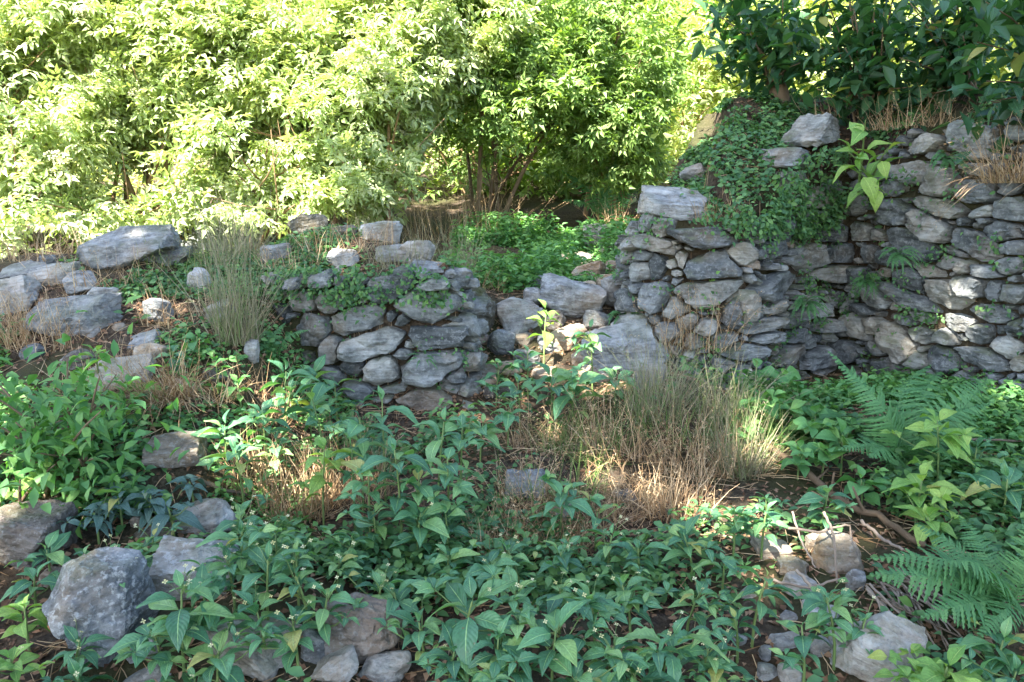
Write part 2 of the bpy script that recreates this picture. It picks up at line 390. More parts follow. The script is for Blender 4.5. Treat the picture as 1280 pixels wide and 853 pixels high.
_T = np.concatenate([np.arange(1.2, 9, 0.02), np.arange(9, 40, 0.2)])
def hit(px, py):
    """first point of the ground that the line of sight through a pixel meets"""
    d = ray(px, py); y = _T; x = d.x / d.y * y; z = CAM_Z + d.z / d.y * y
    below = z < height(x, y); k = int(np.argmax(below)) if below.any() else len(y) - 1
    return Vector((x[k], y[k], hz(x[k], y[k])))

# ------------------------------------------------------------------ stones
def icosphere(n):
    import bmesh
    bm = bmesh.new(); bmesh.ops.create_icosphere(bm, subdivisions=n, radius=1.0)
    V = np.array([v.co[:] for v in bm.verts]); T = np.array([[v.index for v in f.verts] for f in bm.faces]); bm.free(); return V, T
ICO = {n: icosphere(n) for n in (2, 3, 4, 5)}

def stone_mesh(name, N, D, dims, mat, seed, sub=3, amp=0.03, flakes=6, front=False, ledge=0.07, smooth_shade=False):
    """a broken stone: planes cut it, more planes flake its corners off, then shallow ledges and fine roughness"""
    V, T = ICO[sub]; dims = np.asarray(dims, float); rg = np.random.default_rng(seed + 5)
    dr = V * dims; dr /= np.linalg.norm(dr, axis=1, keepdims=True)
    inv = 1.0 / np.maximum((dr @ (N / D[:, None]).T).max(1), 1e-6); pt = dr * inv[:, None]
    for _ in range(flakes):
        n = rg.normal(0, 1, 3)
        if front: n = np.array([n[0] * 0.55, -1.0, n[2] * 0.55])
        else: n = n / dims
        n /= np.linalg.norm(n)
        h = (pt @ n).max() * (rg.uniform(0.86, 0.99) if front else rg.uniform(0.76, 0.97)); q = dr @ n
        inv = np.minimum(inv, np.where(q > 1e-6, h / np.maximum(q, 1e-6), 1e9)); pt = dr * inv[:, None]
    s = float(dims.mean()); o = np.array([seed * 1.37 % 97, seed * 2.11 % 89, seed * 0.71 % 83])
    q = pt * (1.5 / s) * np.array([0.7, 1.0, 1.5]) + o
    m = vnoise(q, seed % 1000) + 0.35 * vnoise(q * 2.7, seed % 991)
    k = -ledge * s * (smooth(0.10, 0.17, m) + 0.6 * smooth(-0.35, -0.29, m)) + amp * s * fbm(pt * (3.2 / s) + o, 4, seed % 977, 0.6)
    return np_mesh(name, pt + dr * k[:, None], tris=T, mat=mat, smooth_shade=smooth_shade)

def build_wall(root, pl, sites_px, zmin, top_vals, mat, seed, fill_sz, fill_n, urange=(0, 1), fill_small=0):
    """sites_px: (px, py, w, h, clockwise angle). Stones fitted side by side on the upright face over the plan line pl."""
    rng = np.random.default_rng(seed)
    seg = np.linalg.norm(np.diff(pl, axis=0), axis=1); U0 = np.concatenate([[0], np.cumsum(seg)])
    S = []
    for s in sites_px:
        d = ray(s[0], s[1]); best = None
        for i in range(len(pl) - 1):
            a, b = pl[i], pl[i + 1]; e = b - a
            den = d.x * (-e[1]) + e[0] * d.y
            if abs(den) < 1e-6: continue
            t = (a[0] * (-e[1]) + e[0] * a[1]) / den
            q = ((d.x * t - a[0]) * e[0] + (d.y * t - a[1]) * e[1]) / (e @ e)
            if t > 0 and -0.02 <= q <= 1.02 and (best is None or t < best[0]):
                nrm = np.array([e[1], -e[0]]) / np.hypot(*e); face = abs(nrm @ np.array([d.x, d.y]) / math.hypot(d.x, d.y))
                best = (t, U0[i] + q * seg[i], CAM_Z + d.z * t, max(face, 0.35))
        if best is None: continue
        t, u, v, face = best; k = t / F_PX
        S.append([u, v, s[2] * k / face * 0.5, s[3] * k * 0.5, -R(s[4] if len(s) > 4 else 0)])
    for kk in range(fill_n + fill_small):
        if len(S) >= 560: break
        u = rng.uniform(*urange) * U0[-1]; tv = np.interp(u, U0, top_vals); v = rng.uniform(zmin, tv - 0.03)
        w = rng.uniform(*fill_sz) * (1 if kk < fill_n else 0.42); h = w * rng.uniform(0.5, 0.85)
        ok = True
        for q in S:
            c, sn = math.cos(q[4]), math.sin(q[4]); du, dv = u - q[0], v - q[1]
            a, b = (du * c + dv * sn) / (q[2] + w * 0.7), (-du * sn + dv * c) / (q[3] + h * 0.7)
            if a * a + b * b < 1: ok = False; break
        if ok: S.append([u, v, w, h, rng.normal(0, 0.25)])
    S = np.array(S); Ms = []; wedges = MB()
    for q in S:
        c, sn = math.cos(q[4]), math.sin(q[4]); Rm = np.array([[c, -sn], [sn, c]])
        Ms.append(Rm @ np.diag([1 / q[2] ** 2, 1 / q[3] ** 2]) @ Rm.T)
    for i, q in enumerate(S):
        Np, Dp = [], []
        c, sn = math.cos(q[4]), math.sin(q[4])
        for ax, ex in (((c, sn), q[2]), ((-c, -sn), q[2]), ((-sn, c), q[3]), ((sn, -c), q[3])):
            a = math.atan2(ax[1], ax[0]) + rng.normal(0, 0.22)
            Np.append((math.cos(a), 0, math.sin(a))); Dp.append(ex * rng.uniform(0.98, 1.2))
        for k in range(4):     # chipped corners
            a = q[4] + math.pi / 4 + k * math.pi / 2 + rng.normal(0, 0.3); e = q[2] * abs(math.cos(a - q[4])) + q[3] * abs(math.sin(a - q[4]))
            Np.append((math.cos(a), 0, math.sin(a))); Dp.append(e * rng.uniform(0.82, 1.15))
        for j, o in enumerate(S):
            if i == j: continue
            dv = o[:2] - q[:2]
            if np.hypot(*dv) > q[2] + q[3] + o[2] + o[3]: continue
            e = dv / np.hypot(*dv); ri = 1 / math.sqrt(e @ Ms[i] @ e); rj = 1 / math.sqrt(e @ Ms[j] @ e)
            Mm = Ms[i] / np.trace(Ms[i]) + Ms[j] / np.trace(Ms[j]); n = Mm @ dv; n /= np.hypot(*n)
            dd = (n @ dv) * ri / (ri + rj) - rng.uniform(0.001, 0.007)
            if dd < 0.012: dd = 0.012
            Np.append((n[0], 0, n[1])); Dp.append(dd)
        dep = rng.uniform(0.12, 0.2) * (0.7 + 1.2 * min(q[2], 0.25))+ 0.03
        for k in range(1):
            a, b = rng.normal(0, 0.2), rng.normal(0.05, 0.25); n = np.array([a, -1, b]); n /= np.linalg.norm(n)
            Np.append(tuple(n)); Dp.append(dep * rng.uniform(0.85, 1.05))
        Np.append((0, 1, 0)); Dp.append(dep * 1.1)
        small = i >= 290; seedi = seed * 1000 + i; dims = (q[2], dep, q[3])
        me = stone_mesh('stone', np.array(Np), np.array(Dp), dims, mat(i, q, rng) if callable(mat) else mat, seedi,
                        sub=2 if small else (4 if q[2] > 0.12 else 3), amp=0.035, flakes=6, front=True, ledge=0.08)
        i0 = int(np.clip(np.searchsorted(U0, q[0]) - 1, 0, len(seg) - 1)); f = (q[0] - U0[i0]) / seg[i0]
        base = pl[i0] + (pl[i0 + 1] - pl[i0]) * f
        # tangent blended round the corners
        tg = (pl[i0 + 1] - pl[i0]) / seg[i0]
        if f < 0.3 and i0 > 0: tg = tg + (0.5 - f) * (pl[i0] - pl[i0 - 1]) / seg[i0 - 1]
        if f > 0.7 and i0 < len(seg) - 1: tg = tg + (f - 0.5) * (pl[i0 + 2] - pl[i0 + 1]) / seg[i0 + 1]
        tg /= np.hypot(*tg); inw = np.array([-tg[1], tg[0]])
        back = dep * 0.55 + 0.05 * (q[1] - zmin) + rng.uniform(-0.045, 0.04)
        ps = base + inw * back
        mw = Matrix(((tg[0], inw[0], 0, ps[0]), (tg[1], inw[1], 0, ps[1]), (0, 0, 1, q[1]), (0, 0, 0, 1)))
        if small:       # past the first 290: tiny wedges, joined
            co = np.empty(len(me.vertices) * 3, np.float32); me.vertices.foreach_get('co', co); mm = np.array(root.matrix_world.inverted() @ mw)
            wedges.add(co.reshape(-1, 3) @ mm[:3, :3].T + mm[:3, 3], T=ICO[2][1], r=rng.random()); bpy.data.meshes.remove(me); continue
        link('stone', me, root, root.matrix_world.inverted() @ mw)
    if wedges.n: link('wedge_stones', wedges.mesh('wedge_stones', M['wall']), root, kind='stuff')
    return len(S)

LEFT_SITES = [(490,359,62,38,-20),(537,379,96,48,4),(540,357,42,18,-5),(419,375,64,30,-20),(446,401,64,38,-12),(463,430,94,38,-18),(545,424,76,32,-6),
 (385,414,46,42,5),(415,438,24,34,0),(477,466,44,40,0),(545,458,90,42,-3),(504,444,22,14,0),(569,472,32,24,0),(535,498,74,30,0),(494,486,42,16,0),
 (566,487,20,13,0),(600,412,42,18,-15),(348,366,28,22,0),(345,392,28,26,0),(378,447,24,16,0),(350,425,26,30,0),(588,452,20,26,0),(596,476,22,20,0),
 (440,460,30,22,0),(450,485,36,20,0),(415,468,30,20,0),(500,402,22,14,-30),(512,432,16,10,0),(398,352,36,20,-15)]
RIGHT_SITES = [(802,277,22,26,0),(823,285,20,24,0),(816,306,54,24,14),(876,298,88,26,8),(813,334,26,44,0),(894,335,74,40,-6),(886,366,112,40,-10),
 (791,320,28,15,0),(791,339,26,24,0),(934,319,42,32,0),(974,312,30,26,0),(974,356,62,34,-5),(1014,322,36,40,10),(1039,343,38,24,5),(1043,292,42,26,0),
 (1050,316,26,24,0),(1023,272,30,20,0),(1027,250,36,26,0),(1012,200,26,24,0),(1010,224,28,24,0),(1045,165,32,28,-20),(965,287,18,18,-30),(920,286,16,10,0),
 (938,385,32,38,10),(952,408,46,20,0),(918,392,24,40,0),(970,384,28,16,0),(992,399,38,22,-5),(1027,389,34,20,-10),(1032,406,38,18,0),(996,420,32,16,0),
 (1014,430,16,16,0),(956,423,36,16,0),(983,446,48,34,-10),(934,440,36,24,0),(1014,375,28,16,0),(1048,374,24,22,0),(1019,358,30,14,0),(1020,448,34,28,0),
 (845,386,42,36,10),(819,371,40,40,20),(860,402,36,24,0),(880,408,30,22,0),(905,425,32,24,0),(834,415,30,26,0),(850,325,14,24,5),(838,330,14,12,0),(846,342,16,10,0),
 (1200,176,52,44,35),(1129,217,52,32,5),(1167,230,32,38,20),(1216,238,48,30,-5),(1167,258,64,24,12),(1158,282,50,32,20),(1214,212,32,18,10),(1111,266,42,34,10),
 (1131,306,68,36,20),(1209,306,58,36,20),(1222,266,26,16,0),(1185,315,32,13,15),(1180,329,30,20,0),(1156,339,36,16,10),(1109,324,46,22,15),(1082,319,15,22,-5),
 (1227,339,36,16,10),(1205,335,20,18,0),(1258,333,28,22,0),(1207,357,40,26,10),(1178,368,58,34,10),(1133,350,36,30,25),(1131,373,68,24,18),(1093,372,42,20,20),
 (1078,387,28,14,10),(1071,407,34,32,30),(1091,407,24,26,10),(1127,401,28,12,10),(1122,431,52,42,30),(1149,419,32,18,15),(1194,404,36,22,5),(1183,422,24,16,20),
 (1222,417,24,24,0),(1240,395,72,22,4),(1270,408,30,18,10),(1227,449,68,28,3),(1182,449,36,38,0),(1256,437,32,28,25),(1238,364,20,26,0),(1262,366,38,24,0),
 (1096,438,22,20,0),(1107,458,42,28,0),(1058,440,30,30,0),(1062,470,40,30,0),(1030,470,36,26,0),(1085,480,40,26,0),(1050,410,22,24,0),(1060,380,18,24,0),(1130,475,44,26,0),(1000,480,40,26,0),(960,470,44,30,0),(925,470,40,28,0),(1093,295,20,15,0),(1062,257,26,30,0),(1068,290,28,24,10),(1070,345,26,24,0),(1245,290,40,26,0),(1260,310,30,18,0),
 (1262,262,36,30,0),(1252,232,32,26,0),(1150,450,30,22,0),(1275,455,30,24,0),(1105,235,30,24,0),(1085,215,28,24,0),(1148,180,40,26,0),(1090,345,22,12,0),(1148,395,26,14,20)]

lw = thing('ruined_stone_wall', 'ruined drystone wall of big grey slabs left of the breach, topped with grass', 'stone wall', (-1.0, 5.3, 0.2)); bpy.context.view_layer.update()
def lmat(i, q, rng): return M['brown'] if i == 13 else M['wall']
build_wall(lw, LWALL, LEFT_SITES, 0.18, L_EDGE, lmat, 3, (0.06, 0.12), 300, (0.04, 0.8), 900)
rw = thing('ruined_stone_wall', 'tall ruined drystone wall with an inner corner and shrubs on top', 'stone wall', (2.2, 5.9, 0.2)); bpy.context.view_layer.update()
def rmat(i, q, rng): return M['tan'] if i > 100 and rng.random() < 0.06 else M['wall']
n_r = build_wall(rw, RWALL, RIGHT_SITES, 0.12, R_TOP, rmat, 5, (0.06, 0.12), 1200, (0.06, 0.84), 6000)
print('right wall stones', n_r)

ROCK_AT = []
def rock(px, py, wpx, hpx, mat, label, dp=0.8, ang=0.0, sub=4, sharp=22, amp=0.06, flat=None, y=None, name='rock', yaw=None, sink=0.12, cat='rock', tilt=0.0):
    """a loose rock whose outline in view is about wpx x hpx, bedded where the line of sight under it meets the ground"""
    if y is None:
        g = hit(px, py + hpx * 0.42); y = g.y + 0.25 * wpx * g.y / F_PX * dp
    c = P(px, py, y); k = c.y / F_PX
    W, H = wpx * k * 0.5, hpx * k * 0.5; Dp = W * dp
    seed = int(px * 7 + py * 13); rng = np.random.default_rng(seed)
    N, D = [], []
    for ax in range(3):
        for s in (-1, 1):
            n = rng.normal(0, 0.10 if flat else 0.2, 3); n[ax] = s; n /= np.linalg.norm(n); N.append(n); D.append((W, Dp, H)[ax] * rng.uniform(0.88, 1.05))
    for _ in range(6 if flat else 12):
        n = rng.normal(0, 1, 3); n /= np.linalg.norm(n)
        if flat and n[2] < -0.1: continue
        N.append(n); D.append(np.linalg.norm(n * np.array([W, Dp, H])) * rng.uniform(0.8, 1.15))
    lo = c.z - H; gz = hz(c.x, c.y)
    if flat:            # a slab: crisp top face that leans towards the viewer
        n = np.array([0, -flat, 1.0]); n /= np.linalg.norm(n); N.append(n); D.append(H * 0.75)
    me = stone_mesh('rock', np.array(N), np.array(D), (W, Dp, H), M[mat], seed, sub=sub, amp=amp, flakes=3 if flat else (4 if mat == 'lichen' else 8), ledge=0.06)
    if lo > gz - 0.02:  # carry the underside down into the ground
        co = np.empty(len(me.vertices) * 3, np.float32); me.vertices.foreach_get('co', co); co = co.reshape(-1, 3)
        ext = lo - gz + 0.08; b = co[:, 2] < 0
        co[b, 2] *= 1 + ext / max(H, 1e-3); me.vertices.foreach_set('co', co.ravel()); me.update()
    o = thing(name, label, cat, c, None, me); ROCK_AT.append((c.x, c.y, W, Dp))
    o.rotation_euler = (tilt, R(ang), R(yaw) if yaw is not None else R(rng.uniform(-12, 12)))
    return o

ROCKS = [
 # slope on the left
 (165,308,118,52,'grey','largest pale slab lying along the top of the bank',0.7,-6,0.45),
 (66,345,60,26,'grey','thin grey slab on the bank beside the largest pale slab',0.8,-8,0.6),
 (98,356,44,30,'grey','squarish grey stone tucked under the left end of the largest slab',0.7,0,None),
 (61,328,44,18,'grey','low weathered stone at the back edge of the bank',0.8,-8,None),
 (16,368,62,48,'grey','smooth grey slab cut off by the left edge of the picture',0.8,-10,0.7),
 (95,393,104,44,'grey','wedge slab with flat pale top and dark front face on the bank',0.6,-3,0.8),
 (198,388,42,32,'grey','blocky grey stone among strawberry leaves under the largest slab',0.8,5,None),
 (165,428,72,16,'grey','thin tilted slab edge poking out of the slope',0.6,-14,0.6),
 (150,466,82,38,'grey','gravelly flat grey rock half buried in the slope',0.8,-8,0.7),
 (150,409,22,12,'tan','small tan stone on bare soil by the wedge slab',0.9,0,None),
 (266,300,76,30,'grey','long low slab behind the tall grey grass tuft',0.8,-2,0.5),
 (252,350,30,32,'grey','upright grey stone left of the tall grass tuft',0.8,10,None),
 (228,486,38,24,'tan','tan broken stone above the dead grass clump',0.8,12,None),
 (314,440,20,32,'grey','narrow grey stone under the roots of the tall grass tuft',0.8,0,None),
 (222,562,74,44,'tan','pinkish stone at the foot of the dead grass clump',0.8,0,0.6),
 (42,440,34,20,'grey','small stone in dry grass below the wedge slab',0.8,0,None),
 # wall head
 (385,282,46,24,'mossy','moss covered stone on the crest of the low wall',0.8,-8,None),
 (477,288,50,28,'grey','pointed grey stone on the crest of the low wall',0.8,-6,None),
 (524,312,38,28,'grey','loose grey stone at the broken end of the low wall',0.8,8,None),
 (537,333,40,14,'grey','flat loose stone lying below the broken wall end',0.8,0,0.5),
 (594,390,54,66,'mossy','rounded mossy boulder closing the end of the low wall',0.9,10,None),
 (432,290,36,16,'mossy','small mossy stone among grasses on the wall crest',0.8,0,None),
 # breach
 (648,396,60,46,'grey','grey boulder beside the mossy wall end in the breach',0.8,-5,None),
 (712,374,84,56,'grey','big angular grey boulder in the middle of the breach',0.7,8,None),
 (774,365,52,52,'grey','dark upright boulder against the tall wall in the breach',0.7,0,None),
 (721,325,44,20,'tan','flat sunlit tan stone behind the breach boulders',0.8,0,0.4),
 (738,343,40,30,'tan','rounded orange stone behind the breach boulders',0.8,0,None),
 (768,335,28,20,'tan','small tan stone wedged against the tall wall foot',0.8,0,None),
 (748,299,42,32,'grey','grey stone with dry grass beside the tall wall end',0.8,0,None),
 (774,434,96,60,'grey','sloping grey slab at the front of the breach',0.7,-6,0.7),
 (709,424,44,36,'tan','pale orange block lying before the big breach boulder',0.8,5,None),
 (727,449,28,28,'tan','lower tan block beside the sloping breach slab',0.8,0,None),
 (626,430,36,38,'grey','leaning grey stone at the foot of the mossy wall end',0.8,15,None),
 (601,424,24,15,'tan','tiny tan stone in a hole of the wall end',0.8,0,None),
 (594,440,20,17,'tan','second tiny tan stone under the wall end',0.8,0,None),
 (607,461,50,18,'tan','flat pale stone stepping out of the wall end foot',0.8,4,0.4),
 (660,448,40,26,'grey','small grey stone behind the balsam in the breach',0.8,0,None),
 (680,470,36,20,'tan','tan rubble stone low in the breach',0.8,0,None),
 (867,217,36,22,'grey','lone grey stone lying on the leafy mound',0.8,-5,None),
 (668,372,34,26,'grey','small grey block between the breach boulders',0.8,10,None),
 (690,402,40,24,'tan','tan fragment under the big angular breach boulder',0.8,-5,None),
 (745,402,36,28,'grey','grey fragment right below the big angular breach boulder',0.8,15,None),
 (800,398,40,34,'grey','grey block leaning against the tall wall foot',0.8,5,None),
 (640,462,36,22,'tan','pale rubble stone beside the wall end foot',0.8,0,None),
 (742,470,40,24,'tan','tan rubble stone under the sloping breach slab',0.8,8,None),
 (812,470,44,26,'grey','grey rubble stone behind the big grass tuft',0.8,0,None),
 (655,424,30,20,'tan','little tan stone in the middle of the breach rubble',0.8,0,None),
 (757,318,30,16,'tan','flat tan stone at the tall wall end',0.8,-8,None),
 (705,345,30,18,'tan','tan stone topping the breach rubble',0.8,5,None),
 (677,352,28,16,'grey','grey chip at the back of the breach rubble',0.8,0,None),
 (560,482,26,18,'grey','small grey stone at the foot of the low wall end',0.8,0,None),
 (620,492,40,22,'brown','brown stone in the shade of the breach balsams',0.8,0,None),
 (860,445,40,26,'brown','brown stone behind the seeding grass',0.8,0,None),
 (668,396,30,22,'grey','grey chip squeezed beside the big angular breach boulder',0.8,0,None),
 (630,385,30,20,'grey','grey chip above the leaning stone in the breach',0.8,0,None),
 (690,432,34,22,'grey','grey fragment left of the pale orange block',0.8,12,None),
 (745,432,30,24,'grey','grey fragment between orange block and sloping slab',0.8,-8,None),
 (790,345,28,20,'tan','tan stone in the corner of tall wall and breach',0.8,0,None),
 (730,360,30,18,'tan','warm tan chip behind the big angular breach boulder',0.8,0,None),
 (755,352,30,22,'tan','warm tan block left of the dark upright boulder',0.8,0,None),
 (820,442,36,24,'grey','grey block under the tall wall front',0.8,0,None),
 (610,478,30,16,'tan','tan chip at the foot of the mossy wall end',0.8,0,None),
 (935,742,26,16,'grey','small grey stone left of the twigs',0.8,0,None),
 (1010,760,24,16,'grey','little grey chip under the twigs',0.8,0,None),
 (985,772,30,18,'grey','grey chip above the rubble by the bottom edge',0.8,0,None),
 (1050,800,22,16,'tan','tan chip beside the large pale grey slab',0.8,0,None),
 (925,800,24,16,'grey','grey chip left of the rubble heap',0.8,0,None),
 (905,560,30,18,'brown','brown stone on the right of the grassy heap',0.8,0,None),
 (780,620,34,18,'brown','brown stone at the foot of the dry grass',0.8,0,None),
 # crest of the bank
 (215,318,56,26,'grey','weathered slab right of the largest pale slab',0.8,-6,0.5),
 (310,300,60,26,'grey','grey slab behind the tall tuft on the crest',0.8,4,0.5),
 (345,318,40,26,'grey','half buried stone on the crest left of the low wall face',0.8,0,None),
 (430,322,44,22,'grey','half buried stone on top of the low wall face',0.8,-10,None),
 (490,318,44,22,'grey','flat stone on top of the low wall near its broken end',0.8,-8,0.5),
 (30,338,56,20,'grey','long thin slab at the back of the bank on the left',0.8,-8,0.5),
 (132,372,44,26,'grey','grey stone under the largest pale slab',0.8,0,None),
 (60,402,44,26,'grey','dark stone left of the wedge slab front',0.8,0,None),
 (280,390,36,34,'grey','dark stone left of the tall tuft roots',0.8,0,None),
 (190,440,40,24,'tan','tan stone in the bare soil of the slope',0.8,10,None),
 (100,450,50,24,'brown','earthy stone on the lower slope',0.8,-6,None),
 (270,470,34,22,'brown','earthy stone right of the tan broken stone',0.8,0,None),
 (840,257,84,36,'grey','flat cap slab on the left head of the tall wall',0.7,5,0.5),
 # middle
 (656,606,60,30,'grey','grey stone sunk in dry brown grass',0.8,0,0.6),
 (700,640,40,22,'grey','low grey stone peeping out of the brown grass',0.8,0,0.5),
 (897,546,22,10,'tan','thin pale stone chip on the grassy heap',0.8,-15,0.5),
 # foreground left
 (120,756,124,138,'lichen','large lichen spotted boulder in the left foreground',0.9,-8,None),
 (254,648,80,46,'grey','smooth slanting grey rock above the left foreground boulders',0.8,-18,0.7),
 (246,712,106,74,'lichen','broad pale boulder behind the tall foreground balsam',0.8,0,0.4),
 (178,812,46,40,'grey','small rock wedged right of the lichen spotted boulder',0.8,0,None),
 (188,846,60,26,'grey','low rock at the bottom edge under the lichen spotted boulder',0.8,0,None),
 (318,808,120,66,'grey','grey rock hidden among balsam leaves in the foreground',0.8,20,None),
 (36,672,112,84,'brown','large brown rock in the hollow under the leafy shrub',0.7,5,None),
 (66,722,44,30,'brown','brown stone beside the hollow behind the lichen spotted boulder',0.8,0,None),
 (170,652,16,18,'tan','small tan pebble in the dark leaves',0.9,0,None),
 (194,668,54,20,'brown','flat brown stone behind the lichen spotted boulder',0.8,0,0.5),
 # foreground middle
 (446,792,112,92,'brown','rough brown grey rock in the bottom foreground',0.8,5,None),
 (418,836,70,40,'grey','grey rock leaning on the rough brown foreground rock',0.8,-20,None),
 (484,838,70,36,'grey','rounded blue grey rock at the bottom edge',0.8,0,None),
 (393,810,38,42,'grey','small dark stone left of the rough brown foreground rock',0.8,0,None),
 (345,820,60,40,'grey','wedge of grey rock at the bottom edge among balsams',0.8,20,None),
 # foreground right
 (965,686,48,28,'tan','pinkish tan stone nearest the fallen leaves',0.8,0,0.4),
 (992,710,44,28,'tan','rounded tan stone right under the pinkish one',0.8,0,None),
 (1046,692,70,56,'tan','largest tan rock under the bare twigs',0.8,-10,None),
 (1024,678,36,30,'tan','tan rock leaning on the largest tan rock',0.8,0,None),
 (1070,726,28,32,'grey','narrow grey stone below the largest tan rock',0.8,0,None),
 (1000,732,56,30,'grey','low grey stone crossed by twigs',0.8,0,None),
 (1032,768,44,24,'grey','flat grey stone between twigs and grey slab',0.8,0,None),
 (1096,816,104,76,'grey','large pale grey slab at the bottom by the stick pile',0.8,22,0.8),
 (980,804,42,22,'grey','small grey stone topmost of the rubble by the bottom edge',0.8,0,None),
 (956,817,22,24,'grey','little upright stone at the rubble heap left side',0.8,0,None),
 (959,841,32,26,'grey','left of two pale stones at the bottom edge of the rubble',0.8,0,None),
 (990,841,32,26,'grey','right of two pale stones at the bottom edge of the rubble',0.8,0,None),
 (1026,806,34,24,'grey','stone fragment touching the large pale grey slab',0.8,10,None),
]
for r_ in ROCKS:
    rock(r_[0], r_[1], r_[2], r_[3], r_[4], r_[5], dp=r_[6], ang=r_[7], flat=r_[8], sub=5 if r_[2] > 70 else (4 if r_[2] > 34 else 3), amp=0.055 if r_[4] in ('lichen', 'brown', 'mossy') else 0.035,
         sharp=12 if r_[4] == 'mossy' else 50)

# ------------------------------------------------------------------ leaf templates
def leaf_template(name, width, mat, seg=6, droop=0.25, fold=0.12, peak=0.42, wave=0.0, tooth=0.0, seed=0):
    rng = np.random.default_rng(seed); V = []; UV = []; Q = []
    for i in range(seg + 1):
        v = i / seg
        a = (v / peak) if v < peak else (1 - v) / (1 - peak)
        wd = width * 0.5 * (math.sin(min(a, 1) * math.pi / 2) ** (0.9 if v < peak else 1.15)) + 0.002
        if tooth and 0 < i < seg: wd *= 1 + tooth * (1 if i % 2 else -1)
        z = -droop * v * v + 0.06 * math.sin(v * 3)
        for j, s in enumerate((-1, -0.5, 0, 0.5, 1)):
            V.append((s * wd, v * (1 - 0.1 * droop * v), z + fold * abs(s) * wd * 2 - 0.18 * fold * (abs(s) == 1) + wave * rng.normal(0, 1) * abs(s)))
            UV.append((0.5 + s * 0.5, v))
    for i in range(seg):
        for j in range(4): Q.append((i * 5 + j, i * 5 + j + 1, (i + 1) * 5 + j + 1, (i + 1) * 5 + j))
    return np_mesh(name, V, quads=Q, uv=UV, smooth_shade=True, mat=mat)

BALSAM = [leaf_template('balsam_leaf', w_, M['balsam'], 6, d_, f_, 0.42, 0.012, 0, s_) for s_, (w_, d_, f_) in enumerate([(0.46, 0.14, 0.35), (0.52, 0.22, 0.25), (0.42, 0.06, 0.45), (0.50, 0.34, 0.2)])]
TOOTHED = [leaf_template('toothed_leaf', w_, M['balsam'], 12, d_, f_, 0.36, 0.012, 0.10, s_) for s_, (w_, d_, f_) in enumerate([(0.42, 0.3, 0.4), (0.38, 0.45, 0.3)])]
PALE = [leaf_template('pale_leaf', w_, M['pale'], 6, d_, 0.3, 0.45, 0.012, 0, s_ + 9) for s_, (w_, d_) in enumerate([(0.55, 0.25), (0.62, 0.4), (0.5, 0.1)])]
ROUND = [leaf_template('round_leaf', w_, M['nettle'], 6, d_, 0.25, 0.48, 0.012, 0, s_ + 19) for s_, (w_, d_) in enumerate([(0.7, 0.2), (0.78, 0.35), (0.66, 0.1)])]
BLUE = [leaf_template('blue_green_leaf', w_, M['blue'], 6, d_, 0.3, 0.42, 0.012, 0, s_ + 29) for s_, (w_, d_) in enumerate([(0.42, 0.5), (0.48, 0.7)])]
SHRUB = [leaf_template('shrub_leaf', w_, M['shrub'], 6, d_, 0.3, 0.42, 0.01, 0, s_ + 39) for s_, (w_, d_) in enumerate([(0.34, 0.08), (0.40, 0.2), (0.36, 0.3), (0.42, 0.14)])]
GREENSH = [leaf_template('leafy_shrub_leaf', w_, M['nettle'], 6, d_, 0.3, 0.42, 0.01, 0, s_ + 49) for s_, (w_, d_) in enumerate([(0.38, 0.3), (0.46, 0.45), (0.36, 0.6)])]

def leaf_matrix(pos, d, up, s, roll=0.0):
    d = Vector(d).normalized(); x = d.cross(Vector(up))
    if x.length < 1e-4: x = d.cross(Vector((1, 0, 0)))
    x.normalize(); z = x.cross(d)
    m = Matrix((x, d, z)).transposed().to_4x4()
    return Matrix.Translation(Vector(pos)) @ m @ Matrix.Rotation(roll, 4, 'Y') @ Matrix.Scale(s, 4)

def flower_mesh():
    V = []; T = []
    for k in range(4):
        a = k * math.pi / 2 + 0.4; n = len(V)
        V += [(0, 0, 0), (math.cos(a - .5), math.sin(a - .5), 0.5), (math.cos(a) * 1.4, math.sin(a) * 1.4, 0.4), (math.cos(a + .5), math.sin(a + .5), 0.5)]
        T += [(n, n + 1, n + 2), (n, n + 2, n + 3)]
    return np_mesh('flower', V, tris=T, mat=M['flower'])
FLOWER = flower_mesh()

